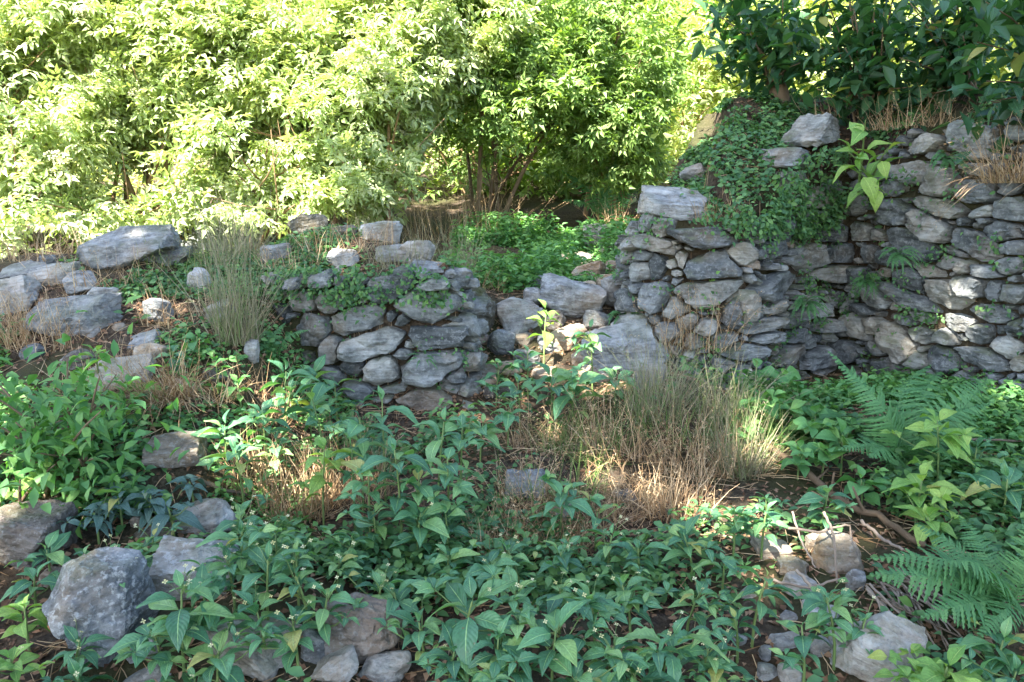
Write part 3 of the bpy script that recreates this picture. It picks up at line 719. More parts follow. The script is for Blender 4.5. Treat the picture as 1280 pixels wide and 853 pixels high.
def balsam(root, h, rad, kind, rng, nleaf=12, lean=None):
    """upright herb: leaves spiral up the stem, crowded and largest near the top, a few small upright ones at the tip"""
    lean = lean if lean is not None else (rng.normal(0, 0.10), rng.normal(0, 0.10))
    pts = [Vector((lean[0] * t * t * h, lean[1] * t * t * h, h * t)) for t in (0, 0.35, 0.7, 1.0)]
    V, Q, T = tube([p - Vector((0, 0, 0.05)) if i == 0 else p for i, p in enumerate(pts)], [0.006, 0.0055, 0.0045, 0.003], 5)
    link('stem', np_mesh('stem', V, Q, T, mat=M['stem'], smooth_shade=True), root)
    a0 = rng.uniform(0, 6.28)
    for i in range(nleaf):
        f = i / (nleaf - 1); t = 0.42 + 0.58 * f ** 0.6
        k = min(int(t * 3), 2); ts = (0, 0.35, 0.7, 1.0); u = (t - ts[k]) / (ts[k + 1] - ts[k]); u = min(max(u, 0), 1)
        p = pts[k].lerp(pts[k + 1], u)
        a = a0 + i * 2.4 + rng.normal(0, 0.25)
        el = -0.12 + 0.2 * f if f < 0.55 else (-0.05 + 0.35 * (f - 0.55) if f < 0.85 else 0.2 + 4.5 * (f - 0.85))
        el += 0.12 + rng.normal(0, 0.2)
        size = rad * rng.uniform(0.7, 1.1) * (0.75 + 0.45 * f if f < 0.6 else (1.05 if f < 0.85 else 1.0 - 3.2 * (f - 0.85))) * rng.uniform(0.8, 1.15)
        d = Vector((math.cos(a) * math.cos(el), math.sin(a) * math.cos(el), math.sin(el)))
        pp = p + d * 0.14 * size
        link('leaf', kind[int(rng.integers(len(kind)))], root, leaf_matrix(pp, d, (rng.normal(0, 0.18), rng.normal(0, 0.18), 1), size, rng.normal(0, 0.22)))
    for _ in range(int(rng.integers(1, 4))):         # side branches with small leaf rosettes
        p = pts[1].lerp(pts[3], rng.uniform(0.1, 0.7)); a = rng.uniform(0, 6.28)
        e = p + Vector((math.cos(a), math.sin(a), rng.uniform(0.2, 0.9))) * rad * rng.uniform(0.7, 1.3)
        V, Q, T = tube([p, p.lerp(e, 0.5) + Vector((0, 0, -0.01)), e], [0.003, 0.0025, 0.002], 4)
        side = link('side_stem', np_mesh('side_stem', V, Q, T, mat=M['stem'], smooth_shade=True), root)
        for i in range(int(rng.integers(4, 7))):
            a = i * 2.4 + rng.normal(0, 0.4); el = rng.uniform(-0.2, 0.6); d = Vector((math.cos(a) * math.cos(el), math.sin(a) * math.cos(el), math.sin(el)))
            link('leaf', kind[int(rng.integers(len(kind)))], side, leaf_matrix(e + d * 0.005, d, (rng.normal(0, 0.3), rng.normal(0, 0.3), 1), rad * rng.uniform(0.3, 0.62), rng.normal(0, 0.3)))
    return pts[-1]

ORD = ['first', 'second', 'third', 'fourth', 'fifth', 'sixth', 'seventh', 'eighth', 'ninth', 'tenth', 'eleventh', 'twelfth', 'thirteenth', 'fourteenth', 'fifteenth', 'sixteenth', 'seventeenth', 'eighteenth', 'nineteenth', 'twentieth', 'twenty-first', 'twenty-second', 'twenty-third', 'twenty-fourth']

# (px, py of the rosette, spread in px, drop in px to its foot, kind, flowers)
HERBS = {
 'low balsams around the lichen spotted boulder': [(60,690,60,45,0,0),(140,690,48,70,0,3),(150,720,52,70,0,3),(90,805,66,50,0,3),(30,760,60,60,3,0),(100,845,70,40,0,2),(20,820,60,50,3,2),(40,720,50,50,0,0),(190,670,44,50,0,3)],
 'balsams before the pale foreground boulders': [(222,745,112,110,0,5),(262,730,84,90,0,4),(268,815,90,70,0,3),(330,700,80,90,0,5),(370,690,60,80,0,3),(330,760,80,80,0,5),(400,740,64,80,0,4),(300,665,64,80,0,4),(296,640,50,60,0,3),(345,665,60,70,0,4),(370,780,70,70,0,4),(240,850,80,40,0,2),(385,720,60,80,0,3),(200,790,80,70,0,3),(290,700,70,80,0,4)],
 'the thicket below the low wall': [(352,465,56,80,0,0),(385,470,56,80,0,0),(420,480,60,90,0,0),(405,500,64,110,0,0),(350,490,60,90,0,0),(450,520,66,120,0,0),(478,500,60,130,0,0),(545,530,66,130,0,0),(500,560,72,130,0,0),(560,570,68,110,0,0),(520,590,66,100,0,0),(460,590,64,100,0,0),(300,560,60,80,0,0),(340,555,60,70,0,0),(400,560,60,100,3,0),(440,560,64,110,0,0),(520,640,80,70,0,2),(560,640,60,70,0,0),(470,640,60,60,0,0),(575,530,58,110,0,0),(330,520,56,80,0,0),(280,530,56,70,0,0)],
 'balsams edging the dry brown grass': [(420,700,50,50,0,3),(440,670,50,50,0,0),(470,730,64,60,0,4),(560,690,56,50,0,2),(615,700,56,50,0,2),(650,690,52,50,0,3),(705,690,60,60,0,4),(700,620,66,70,0,0),(760,670,48,60,0,3),(800,680,52,60,0,3),(745,640,40,50,0,0)],
 'balsams along the bottom middle': [(578,745,110,90,0,3),(500,745,70,60,0,3),(745,745,84,80,0,4),(830,790,100,80,1,3),(690,790,92,80,0,3),(620,800,90,70,1,0),(560,815,80,60,0,2),(760,810,84,70,0,4),(650,745,70,70,0,4),(700,735,60,60,0,3),(790,735,64,60,0,4),(860,740,60,60,0,2),(880,810,70,60,0,3),(530,780,66,60,0,0),(640,830,90,50,1,0),(720,845,90,50,0,2),(800,840,90,50,0,2),(585,850,80,40,0,0)],
 'balsams around the tan stones and twigs': [(868,670,64,60,0,0),(945,720,70,90,0,0),(925,770,60,60,0,0),(1050,750,70,90,0,3),(1010,790,70,80,0,0),(905,700,48,50,0,0),(920,640,50,60,0,0),(955,640,60,60,0,0),(1030,620,56,50,0,0),(960,625,44,40,0,0),(1075,780,56,60,0,2),(900,830,64,40,0,3)],
 'balsams growing in the breach': [(680,390,44,70,3,0),(742,410,52,80,0,0),(690,470,60,70,0,0),(650,480,56,60,0,0),(716,480,64,60,0,0),(620,460,44,50,0,0),(660,440,44,60,0,0),(600,530,56,50,0,0),(635,510,50,50,0,0),(770,470,50,40,0,0)],
 'herbs under the tall wall': [(1180,525,70,90,3,0),(1150,600,76,60,3,0),(1260,600,90,60,0,0),(1170,650,60,40,3,0),(1000,500,50,50,2,0),(1055,545,64,50,2,0),(1020,520,56,50,2,0),(1030,560,50,40,2,0),(985,470,44,60,2,0),(945,460,44,50,2,0),(960,500,50,50,2,0),(1000,560,50,40,2,0),(1080,600,50,40,2,0),(940,530,44,40,2,0),(1220,560,60,50,0,0)],
 'herbs in the bottom right corner': [(1180,830,80,60,3,0),(1250,800,96,60,0,0),(1225,845,96,40,0,0),(1150,845,70,40,3,0),(1265,840,80,40,0,0)],
 'herbs behind the lichen spotted boulder': [(150,625,60,40,4,0),(215,635,60,40,4,0),(185,620,50,40,4,0),(120,640,50,40,4,0),(240,600,44,40,4,0)],
 'small herbs under the largest slab': [(215,440,40,40,0,0),(180,480,44,40,3,0),(270,450,36,40,2,0),(245,420,34,30,2,0),(155,500,44,40,3,0),(300,480,40,40,2,0),(120,440,36,40,3,0)],
}
KINDS = {0: BALSAM, 1: TOOTHED, 2: ROUND, 3: PALE, 4: BLUE}
KNAME = {0: ('balsam_plant', 'pointed leaved'), 1: ('nettle_plant', 'toothed leaf'), 2: ('bramble_shoot', 'round leaved'), 3: ('balsam_plant', 'yellowish green'), 4: ('herb_plant', 'drooping bluish')}
for phrase, lst in HERBS.items():
    order = sorted(range(len(lst)), key=lambda k: lst[k][0])
    for rank, k in enumerate(order):
        px, py, sp, drop, kd, nf = lst[k]
        rng = np.random.default_rng(int(px * 31 + py))
        g = hit(px, py + drop); y = g.y; top = P(px, py, y)
        gz_ = hz(top.x, y); h = max(top.z - gz_, 0.08)
        if h > 0.75: h = 0.75
        rad = sp * y / F_PX * 0.62
        nm, look = KNAME[kd]
        root = thing(nm, f'{look} plant, {ORD[rank]} from left of {phrase}', 'plant', (top.x, y, gz_), phrase)
        tip = balsam(root, h, rad, KINDS[kd], rng, nleaf=int(rng.integers(11, 16)) if sp > 48 else 10)
        for q in range(nf):
            a = rng.uniform(0, 6.28); d = Vector((math.cos(a) * 0.05, math.sin(a) * 0.05, 0.045)) * rng.uniform(0.6, 1.4); pos = tip + d
            V, Q, T = tube([tip - Vector((0, 0, 0.02)), tip + d * 0.6, pos], [0.0014, 0.001, 0.001], 3)
            st = link('flower_stalk', np_mesh('flower_stalk', V, Q, T, mat=M['stem']), root)
            fl = link('flower', FLOWER, st, Matrix.Translation(pos) @ Matrix.Rotation(rng.uniform(0, 3), 4, 'X') @ Matrix.Scale(rng.uniform(0.0045, 0.0075), 4))

# ------------------------------------------------------------------ shrubs whose leaves show one by one
def small_leaf(w=0.6, fold=0.12):
    V = np.array([(0, 0, 0), (-w / 2, 0.38, fold), (0, 0.4, 0), (w / 2, 0.38, fold), (-w * .38, 0.7, fold * .6 - .05), (0, 0.72, -.05), (w * .38, 0.7, fold * .6 - .05), (0, 1, -0.14)])
    T = np.array([(0, 2, 1), (0, 3, 2), (4, 5, 7), (5, 6, 7)]); Q = np.array([(1, 2, 5, 4), (2, 3, 6, 5)]); return V, Q, T
DV = np.array([(0, 0, 0), (-0.21, 0.42, 0.10), (0, 0.45, 0), (0.21, 0.42, 0.10), (0, 1, -0.14)]); DT = np.array([(0, 2, 1), (0, 3, 2), (1, 2, 4), (2, 3, 4)])
LV, LQ, LT = small_leaf()
NV, NQ, NT = small_leaf(0.42)

def shoot_shrub(name, label, base, kinds, shoots, leaf, rng, per=13, bark='bark', trunk=None, bulk=0):
    root = thing(name, label, 'shrub', base); base = Vector(base)
    mb = MB()
    if trunk:
        V, Q, T = tube([(0, 0, -0.15), (0.01, 0, trunk[0] * 0.5), (0.0, 0.02, trunk[0])], [trunk[1] * 1.3, trunk[1] * 0.8, trunk[1] * 0.55], 10); mb.add(V, Q, T)
    for (tx, ty, tz) in shoots:
        end = Vector((tx, ty, tz)); s0 = Vector((rng.normal(0, 0.05), rng.normal(0, 0.05), trunk[0] * 0.8 if trunk else -0.03))
        mid = s0.lerp(end, 0.5) + Vector((-0.12 * (end.x), -0.12 * end.y, 0.10 * (end - s0).length))
        cur = [s0 * (1 - t) ** 2 + mid * 2 * t * (1 - t) + end * t * t for t in np.linspace(0, 1, 6)]
        V, Q, T = tube(cur, np.linspace(0.012, 0.003, 6), 5); mb.add(V, Q, T)
        L = (end - s0).length; n = max(5, int(per * L / 0.8))
        for i in range(n):
            t = 0.25 + 0.75 * (i + rng.uniform(0, 0.6)) / n; t = min(t, 1)
            p = s0 * (1 - t) ** 2 + mid * 2 * t * (1 - t) + end * t * t
            tg = ((mid - s0) * (1 - t) + (end - mid) * t).normalized()
            a = i * 2.4 + rng.normal(0, 0.3); sd = tg.orthogonal().normalized(); sd = Matrix.Rotation(a, 3, tg) @ sd
            d = (sd + tg * rng.uniform(0.1, 0.7) + Vector((0, 0, 0.25 - 0.45 * rng.random()))).normalized()
            s = leaf * rng.uniform(0.65, 1.15) * (1.0 if t < 0.85 else 0.75)
            link('leaf', kinds[int(rng.integers(len(kinds)))], root, leaf_matrix(p + d * 0.02, d, (rng.normal(0, 0.25), rng.normal(0, 0.25), 1), s, rng.normal(0, 0.3)))
    link('trunk' if trunk else 'stem', mb.mesh('stem', M[bark], True), root)
    if bulk:
        n = bulk; k = rng.integers(len(shoots), size=n); E = np.array(shoots)[k]; f = rng.uniform(0.3, 1.0, n)[:, None]
        pos = E * f + rng.normal(0, 0.14, (n, 3)); D = rng.normal(0, 0.7, (n, 3)) + E * 0.4; U = np.array([0, -0.1, 1]) + rng.normal(0, 0.35, (n, 3))
        V, Q, T, r = scatter(NV, NQ, NT, pos, frames(D, U), rng.uniform(0.7, 1.2, n) * leaf, rng.random(n))
        link('foliage', np_mesh('foliage', V, Q, T, rnd=r, mat=kinds[0].materials[0], smooth_shade=True), root, kind='stuff')
    return root

def shoots_to(base, targets): return [tuple(P(px, py, y) - Vector(base)) for px, py, y in targets]

rng = np.random.default_rng(11)
b1 = Vector((2.22, 7.0, hz(2.22, 7.0)))
tg = [(rng.uniform(880, 1030), rng.uniform(-60, 100), rng.uniform(6.5, 7.5)) for _ in range(10)]
shoot_shrub('mound_shrub', 'dark green shrub on a short stump at the left end of the mound', b1, SHRUB, shoots_to(b1, tg), 0.175, rng, 12, trunk=(0.16, 0.13), bulk=460)
b2 = Vector((2.85, 6.6, hz(2.85, 6.6)))
tg = [(rng.uniform(1010, 1125), rng.uniform(-60, 130), rng.uniform(6.1, 7.0)) for _ in range(25)]
shoot_shrub('mound_shrub', 'dark shrub in the middle of the mound beside the stump shrub', b2, SHRUB, shoots_to(b2, tg), 0.17, rng, 11, bulk=430)
b2 = Vector((3.35, 6.1, hz(3.35, 6.1)))
tg = [(rng.uniform(1110, 1235), rng.uniform(-60, 130), rng.uniform(5.7, 6.5)) for _ in range(25)]
shoot_shrub('mound_shrub', 'dark shrub on the mound above the boulder of the tall wall', b2, SHRUB, shoots_to(b2, tg), 0.17, rng, 11, bulk=430)
b3 = Vector((3.55, 5.1, hz(3.55, 5.1)))
tg = [(rng.uniform(1215, 1340), rng.uniform(-50, 165), rng.uniform(4.7, 5.4)) for _ in range(22)]
shoot_shrub('mound_shrub', 'large leaved shrub cut off by the top right corner', b3, SHRUB, shoots_to(b3, tg), 0.18, rng, 12, bulk=300)
b4 = hit(70, 640); b4 = Vector((b4.x, b4.y + 0.15, hz(b4.x, b4.y + 0.15)))
tg = [(rng.uniform(-40, 150), rng.uniform(440, 600), b4.y + rng.uniform(-0.35, 0.3)) for _ in range(30)]
shoot_shrub('leafy_shrub', 'bright green leafy shrub at the left edge under the wedge slab', b4, GREENSH, shoots_to(b4, tg), 0.09, rng, 16, bulk=900)
b5 = hit(30, 640); b5 = Vector((b5.x, b5.y - 0.1, hz(b5.x, b5.y - 0.1)))
tg = [(rng.uniform(-20, 110), rng.uniform(545, 630), b5.y + rng.uniform(-0.2, 0.1)) for _ in range(4)]
shoot_shrub('leafy_shrub', 'yellowish low shrub overhanging the brown rock in the hollow', b5, PALE, shoots_to(b5, tg), 0.085, rng, 16)
b6 = Vector(P(1088, 235, 5.78)); b6.y += 0.05
sh = [tuple(P(px, py, 5.45) - b6) for px, py in ((1082, 150), (1060, 190), (1110, 185), (1095, 235), (1070, 215))]
shoot_shrub('wall_seedling', 'pale green seedling growing out of the tall wall inner corner', b6, PALE, sh, 0.17, rng, 9, bark='stem')

# ------------------------------------------------------------------ ferns
def frond_mesh(L, width, npair, rng, arch=0.5, mat='fern'):
    mb = MB(); c = []
    for i in range(13):
        t = i / 12; c.append(np.array([0, L * (t - 0.18 * arch * t * t), L * arch * (0.75 * t - 0.95 * t * t)]))
    c = np.array(c)
    V, Q, T = tube([Vector(p) for p in c], np.linspace(0.004, 0.001, 13), 4); mb.add(V, Q, T, 0.3)
    tt = np.linspace(0, 1, 13)
    for k in range(npair):
        t = 0.12 + 0.87 * k / (npair - 1); p = np.array([np.interp(t, tt, c[:, a]) for a in range(3)])
        dt = np.array([np.interp(min(t + .05, 1), tt, c[:, a]) for a in range(3)]) - np.array([np.interp(t - .05, tt, c[:, a]) for a in range(3)]); dt /= np.linalg.norm(dt)
        pl = width * (math.sin(math.pi * min(0.12 + 0.9 * (1 - t) ** 0.8, 1) * 0.55) if t > 0.3 else 0.75 + 0.8 * (t - 0.12)) * (1 - t) ** 0.35
        up = np.cross(np.array([1, 0, 0]), dt)
        for s in (-1, 1):
            if rng.random() < 0.05: continue
            pl_ = pl; pl = pl_ * rng.uniform(0.82, 1.1)
            d = np.array([s, 0, 0]) * 0.93 + dt * rng.normal(0.36, 0.08) + up * rng.normal(-0.12, 0.15); d /= np.linalg.norm(d)
            side = np.cross(d, up); side /= np.linalg.norm(side)
            n = 9; V = []; Q = []
            gap = L * 0.87 / npair * 0.62
            for i in range(n + 1):
                u = i / n; wv = gap * (1 - u) ** 0.5 * (1.0 if i % 2 == 0 else 0.42) * 0.95 + 0.0008
                q = p + d * pl * u + up * (-0.22 * pl * u * u)
                V += [q - side * wv, q + up * 0.002, q + side * wv]
            for i in range(n):
                for j in range(2): Q.append((i * 3 + j, i * 3 + j + 1, i * 3 + j + 4, i * 3 + j + 3))
            mb.add(np.array(V), Q, r=rng.random() * 0.7); pl = pl_
    return mb.mesh('frond', M[mat])
_rf = np.random.default_rng(5)
FRONDS = [frond_mesh(1.0, 0.25, 30, _rf, a) for a in (0.35, 0.55, 0.8)]

NARROW = [frond_mesh(1.0, 0.085, 18, _rf, a) for a in (0.5, 0.8)]

def fern(label, base, tips, rng, pool=None):
    base = Vector(base); root = thing('fern', label, 'fern', base)
    for (px, py, y) in tips:
        tip = P(px, py, y) - base; L = tip.length * 1.08; hor = Vector((tip.x, tip.y, 0))
        d = (tip + Vector((0, 0, 0.12 * L))).normalized()
        pl = pool or FRONDS; link('frond', pl[int(rng.integers(len(pl)))], root, leaf_matrix((rng.normal(0, 0.015), rng.normal(0, 0.015), 0), d, (rng.normal(0, 0.2), -0.35, 1), L, rng.normal(0, 0.25)))
    return root
rng = np.random.default_rng(21)
g = hit(1120, 585); fern('tall fern with spreading fronds at the foot of the tall wall corner', g, [(1030,440,g.y+.2),(1060,450,g.y),(1150,440,g.y+.3),(1260,470,g.y+.1),(1240,500,g.y-.1),(1195,565,g.y-.4),(1060,560,g.y-.25),(1100,575,g.y-.4),(1185,450,g.y+.3),(1230,540,g.y-.2)], rng)
g = hit(1262, 770); fern('large arching fern at the right edge by the stick pile', g, [(1105,690,g.y-.1),(1100,735,g.y-.2),(1150,650,g.y+.2),(1200,640,g.y+.3),(1300,640,g.y),(1160,780,g.y-.3),(1190,700,g.y-.25),(1330,760,g.y-.1),(1230,800,g.y-.35),(1150,720,g.y)], rng)
g = hit(345, 455); fern('small fern at the left foot of the low wall', g, [(380,408,g.y-.1),(322,425,g.y-.1),(360,400,g.y),(335,405,g.y)], rng)
g = hit(760, 285); fern('pale fern in the sun behind the breach', g, [(700,215,g.y),(730,195,g.y+.3),(770,195,g.y),(810,225,g.y-.1),(700,250,g.y-.3),(790,270,g.y-.2)], rng)
g = Vector(P(530, 446, 5.05)); fern('little fern rooted between two stones of the low wall', g, [(515,455,4.93),(545,456,4.92),(530,440,4.9),(522,462,4.93),(552,448,4.95),(538,460,4.93),(510,446,4.95),(546,464,4.93)], rng, NARROW)
for k, (px, py, y, lab) in enumerate([(1128,325,5.45,'small fern on the tall wall below the seedling'),(1190,205,5.3,'tufted fern hanging under the boulder on the tall wall'),(965,285,5.5,'small fern on the front of the tall wall mound'),(1012,385,5.65,'tiny fern between stones left of the inner corner'),(780,402,5.7,'dark little fern at the foot of the tall wall end'),(1085,360,5.85,'tiny fern in the inner corner of the tall wall')]):
    b = P(px, py - 6, y); b.y += 0.1; s = 26 if k < 4 else 20
    fern(lab, b, [(px + s * math.cos(a), py + s * 0.8 * math.sin(a), y - 0.12) for a in np.linspace(-0.6, 3.7, 15) + rng.normal(0, 0.1, 15)], rng, NARROW)

# ------------------------------------------------------------------ grasses
def tuft_mesh(name, n, L, r0, spread, mat, rng, wdt=0.004, curl=0.5, heads=0.0, fall=(0, 0)):
    seg = 5; a = rng.uniform(0, 2 * np.pi, n); rr = r0 * np.sqrt(rng.random(n))
    b = np.stack([np.cos(a) * rr, np.sin(a) * rr, np.full(n, -0.02)], 1)
    a2 = a + rng.normal(0, 1.3, n); tilt = np.abs(rng.normal(0, spread, n)); ln = L * rng.uniform(0.3, 1.15, n)
    d0 = np.stack([np.cos(a2) * np.sin(tilt) + fall[0], np.sin(a2) * np.sin(tilt) + fall[1], np.cos(tilt)], 1)
    d0 /= np.linalg.norm(d0, axis=1, keepdims=True)
    cu = curl * rng.uniform(0.2, 1.3, n)
    side = np.stack([-np.sin(a2 + rng.normal(0, .8, n)), np.cos(a2), 0 * a2], 1)
    V = np.zeros((n, seg + 1, 2, 3)); p = b.copy(); d = d0.copy()
    for i in range(seg + 1):
        wv = wdt * (1 - 0.85 * i / seg) * 0.5
        V[:, i, 0] = p - side * wv; V[:, i, 1] = p + side * wv
        d = d + rng.normal(0, 0.10, (n, 3)) + np.stack([np.cos(a2) * 0.25 + fall[0] * .3, np.sin(a2) * 0.25 + fall[1] * .3, -0.55 * np.ones(n)], 1) * (cu / seg)[:, None] * (0.4 + i / seg); d /= np.linalg.norm(d, axis=1, keepdims=True)
        p = p + d * (ln / seg)[:, None]
    tip = p - d * (ln / seg)[:, None]
    Q = np.array([(i * 2, i * 2 + 1, i * 2 + 3, i * 2 + 2) for i in range(seg)])
    Q = (Q[None] + (np.arange(n) * (seg + 1) * 2)[:, None, None]).reshape(-1, 4)
    mb = MB(); mb.add(V.reshape(-1, 3), Q, r=np.repeat(rng.random(n), (seg + 1) * 2))
    if heads > 0:
        m = rng.random(n) < heads; tp, td, k = tip[m], d[m], 9
        for j in range(k):
            q = tp - td * (0.02 + 0.012 * j) + rng.normal(0, 0.006, tp.shape); e = td + rng.normal(0, 0.5, td.shape); e /= np.linalg.norm(e, axis=1, keepdims=True)
            s2 = np.cross(e, rng.normal(0, 1, e.shape)); s2 /= np.linalg.norm(s2, axis=1, keepdims=True)
            W = np.stack([q, q + e * 0.009 + s2 * 0.002, q + e * 0.02, q + e * 0.009 - s2 * 0.002], 1)
            mb.add(W.reshape(-1, 3), np.arange(len(tp) * 4).reshape(-1, 4), r=np.repeat(rng.random(len(tp)), 4))
    return mb.mesh(name, mat)

rng = np.random.default_rng(31)
def tuft(px, py, label, n, Lpx, r0px, spread, mat, curl=0.5, heads=0.0, y=None, fall=(0, 0), wdt=0.0055):
    if y is None: g = hit(px, py)
    else: g = P(px, py, y); g.z = max(g.z - 0.02, hz(g.x, g.y)) if abs(g.z - hz(g.x, g.y)) < 0.4 else g.z
    k = g.y / F_PX
    o = thing('grass_tuft', label, 'grass', g, 'tufts of wild grass', tuft_mesh('grass_blades', int(n * (0.75 if mat == 'straw' else 1)), Lpx * k * 1.05, r0px * k * 1.2, spread * 1.15, M[mat], rng, wdt, curl * 1.5, heads, fall)); return o
TUFTS = [
 (296,425,'tall grey green grass tuft hanging in front of the low wall left end',300,140,24,0.30,'greygrass',0.35,0.15),
 (290,330,'dry grey grass tuft on the crest behind the tall tuft',260,100,30,0.4,'greygrass',0.4,0.3),
 (400,275,'reddish dry grass tuft on the moss covered crest stone',260,70,16,0.4,'greygrass',0.3,0.3),
 (345,285,'thin pale grass stand on the low wall crest before the bushes',160,95,26,0.3,'greygrass',0.3,0.5),
 (450,285,'sparse grass stalks between the crest stones',70,80,22,0.35,'straw',0.4,0.6),
 (545,300,'seeding grass stalks behind the broken wall end',130,90,40,0.35,'straw',0.5,0.8),
 (610,300,'seeding grass stalks in the breach before the dark thicket',110,90,36,0.35,'straw',0.5,0.8),
 (570,350,'soft arching grass tuft spilling off the broken wall end',240,80,22,0.6,'greygrass',0.7,0.1),
 (215,550,'fallen dead grass clump the colour of straw on the slope',520,75,26,1.2,'straw',1.6,0.0),
 (60,430,'dry brown grass clump below the wedge slab',320,70,40,0.6,'straw',0.6,0.2),
 (20,420,'dry grass at the left edge of the bank',200,70,30,0.6,'straw',0.6,0.2),
 (820,520,'big grey brown grass tuft on the grassy heap',420,110,30,0.6,'greygrass',0.6,0.1),
 (880,440,'seeding brown grass leaning on the tall wall foot',240,75,40,0.45,'straw',0.7,0.7),
 (840,440,'upright seeding grass before the sloping breach slab',130,80,22,0.35,'straw',0.6,0.7),
 (740,560,'mixed green grass tuft left of the grassy heap',420,80,50,0.8,'greengrass',0.9,0.1),
 (870,585,'brown hanging grass on the front of the grassy heap',420,80,44,0.6,'straw',0.7,0.3),
 (925,590,'grey grass sweeping right off the grassy heap',380,95,26,0.6,'greygrass',0.5,0.1),
 (650,640,'golden dry grass clump around the sunk grey stone',420,75,44,1.0,'straw',1.2,0.4),
 (735,650,'brown dry grass clump right of the sunk grey stone',380,75,40,1.0,'straw',1.2,0.3),
 (800,640,'brown dry grass at the foot of the grassy heap',300,75,36,1.0,'straw',1.2,0.3),
 (690,560,'golden dry grass behind the sunk grey stone',380,75,50,0.9,'straw',1.2,0.4),
 (790,560,'brown grass in the middle of the grassy heap',360,85,50,0.8,'straw',1.0,0.4),
 (900,520,'grey brown grass at the right shoulder of the grassy heap',360,90,40,0.8,'greygrass',0.9,0.2),
 (690,690,'dry brown grass just behind the middle row of balsams',420,70,40,0.7,'straw',0.7,0.3),
 (850,640,'dark brown grass under the right side of the heap',420,70,40,0.7,'straw',0.8,0.2),
 (130,480,'dry strands around the gravelly flat rock',260,60,50,0.9,'straw',0.8,0.0),
 (250,500,'dry strands right of the tan broken stone',240,60,40,0.9,'straw',0.8,0.0),
 (370,330,'short brown grass on the low wall top',260,40,40,0.8,'straw',0.8,0.1),
 (600,360,'brown matted grass over the mossy boulder',240,40,26,0.8,'straw',1.0,0.0),
 (130,350,'dry grass between the largest slab and the wedge slab',300,50,60,0.9,'straw',0.8,0.1),
 (230,400,'dry strands beside the blocky stone',260,60,44,0.9,'straw',0.8,0.0),
 (40,320,'dry grass at the back of the bank',300,50,60,0.7,'straw',0.7,0.2),
 (440,310,'brown dry grass covering the low wall crest',320,45,50,0.8,'straw',0.7,0.1),
 (500,330,'thin dry grass at the broken end of the crest',240,45,34,0.8,'greygrass',0.7,0.1),
 (230,330,'short grass on the crest behind the blocky stone',260,45,50,0.8,'greengrass',0.7,0.1),
 (860,540,'green grass blades mixed into the grassy heap',300,80,60,0.8,'greengrass',0.9,0.0),
 (690,610,'green grass blades among the golden dry grass',260,70,60,0.8,'greengrass',0.9,0.0),
 (930,560,'long green grass hanging off the right side of the heap',320,100,40,0.8,'greengrass',1.0,0.0),
 (620,690,'low dry grass fringe behind the middle balsams',340,60,36,0.7,'straw',0.7,0.2),
 (370,640,'dark dry grass under the balsam thicket',480,95,40,0.5,'straw',0.7,0.1),
 (440,620,'brown grass stems between the thicket balsams',420,100,44,0.5,'straw',0.6,0.2),
 (300,600,'dry grass strands left of the balsam thicket',240,80,36,0.7,'straw',0.7,0.1),
 (330,520,'tangled dry strands on the slope below the tall tuft',220,80,36,0.8,'straw',0.8,0.0),
 (1265,330,'straw coloured grass hanging down the tall wall at the right edge',420,110,30,0.6,'straw',0.8,0.3),
 (1150,160,'brown grass fringe on the mound top',340,45,50,0.7,'straw',0.6,0.1),
 (1060,150,'dry grass under the shrubs on the mound top',260,40,50,0.7,'straw',0.6,0.1),
 (770,290,'orange dry grass on the stone beside the tall wall end',260,46,22,0.7,'straw',0.8,0.1),
 (800,255,'pale grass on the head of the tall wall end',180,50,22,0.6,'greygrass',0.6,0.1),
 (900,275,'short dry grass on the leafy mound edge',160,40,26,0.7,'straw',0.7,0.1),
 (180,300,'sparse stalks behind the largest pale slab',110,95,60,0.3,'greygrass',0.3,0.5),
 (100,300,'pale stalks at the back of the bank before the bushes',110,90,50,0.3,'greygrass',0.3,0.5),
]
for t_ in TUFTS:
    if t_[0] == 1265: tuft(1268, 225, t_[2], 360, 110, 34, 0.6, 'straw', 1.2, 0.2, y=5.0, fall=(-0.5, -0.5))
    elif t_[0] == 215: tuft(208, 512, t_[2], 700, 85, 30, 0.7, 'straw', 1.3, 0, fall=(0.0, -0.75)).location.z += 0.07
    else: tuft(t_[0], t_[1], t_[2], t_[3], t_[4], t_[5], t_[6], t_[7], t_[8], t_[9])

# ------------------------------------------------------------------ ground cover, litter
def clear_rocks(pts, pad=1.0, front=0.16):
    k = np.ones(len(pts), bool)
    for (x, y, W, Dp) in ROCK_AT:
        k &= ~((np.abs(pts[:, 0] - x * (pts[:, 1] / y)) < W * pad) & (pts[:, 1] < y + Dp) & (pts[:, 1] > y - Dp - front))
    for (x0, y0), (x1, y1) in BRANCH_LINE:
        d = np.array([x1 - x0, y1 - y0]); t = np.clip(((pts - np.array([x0, y0])) @ d) / (d @ d), 0, 1)
        o_ = pts - (np.array([x0, y0]) + t[:, None] * d); k &= ~((np.abs(o_[:, 0]) < 0.22) & (o_[:, 1] < 0.06) & (o_[:, 1] > -0.30))
    return pts[k]
_b0, _b1 = hit(962, 572), hit(1150, 695); BRANCH_LINE = [((_b0.x, _b0.y), (_b1.x, _b1.y))]

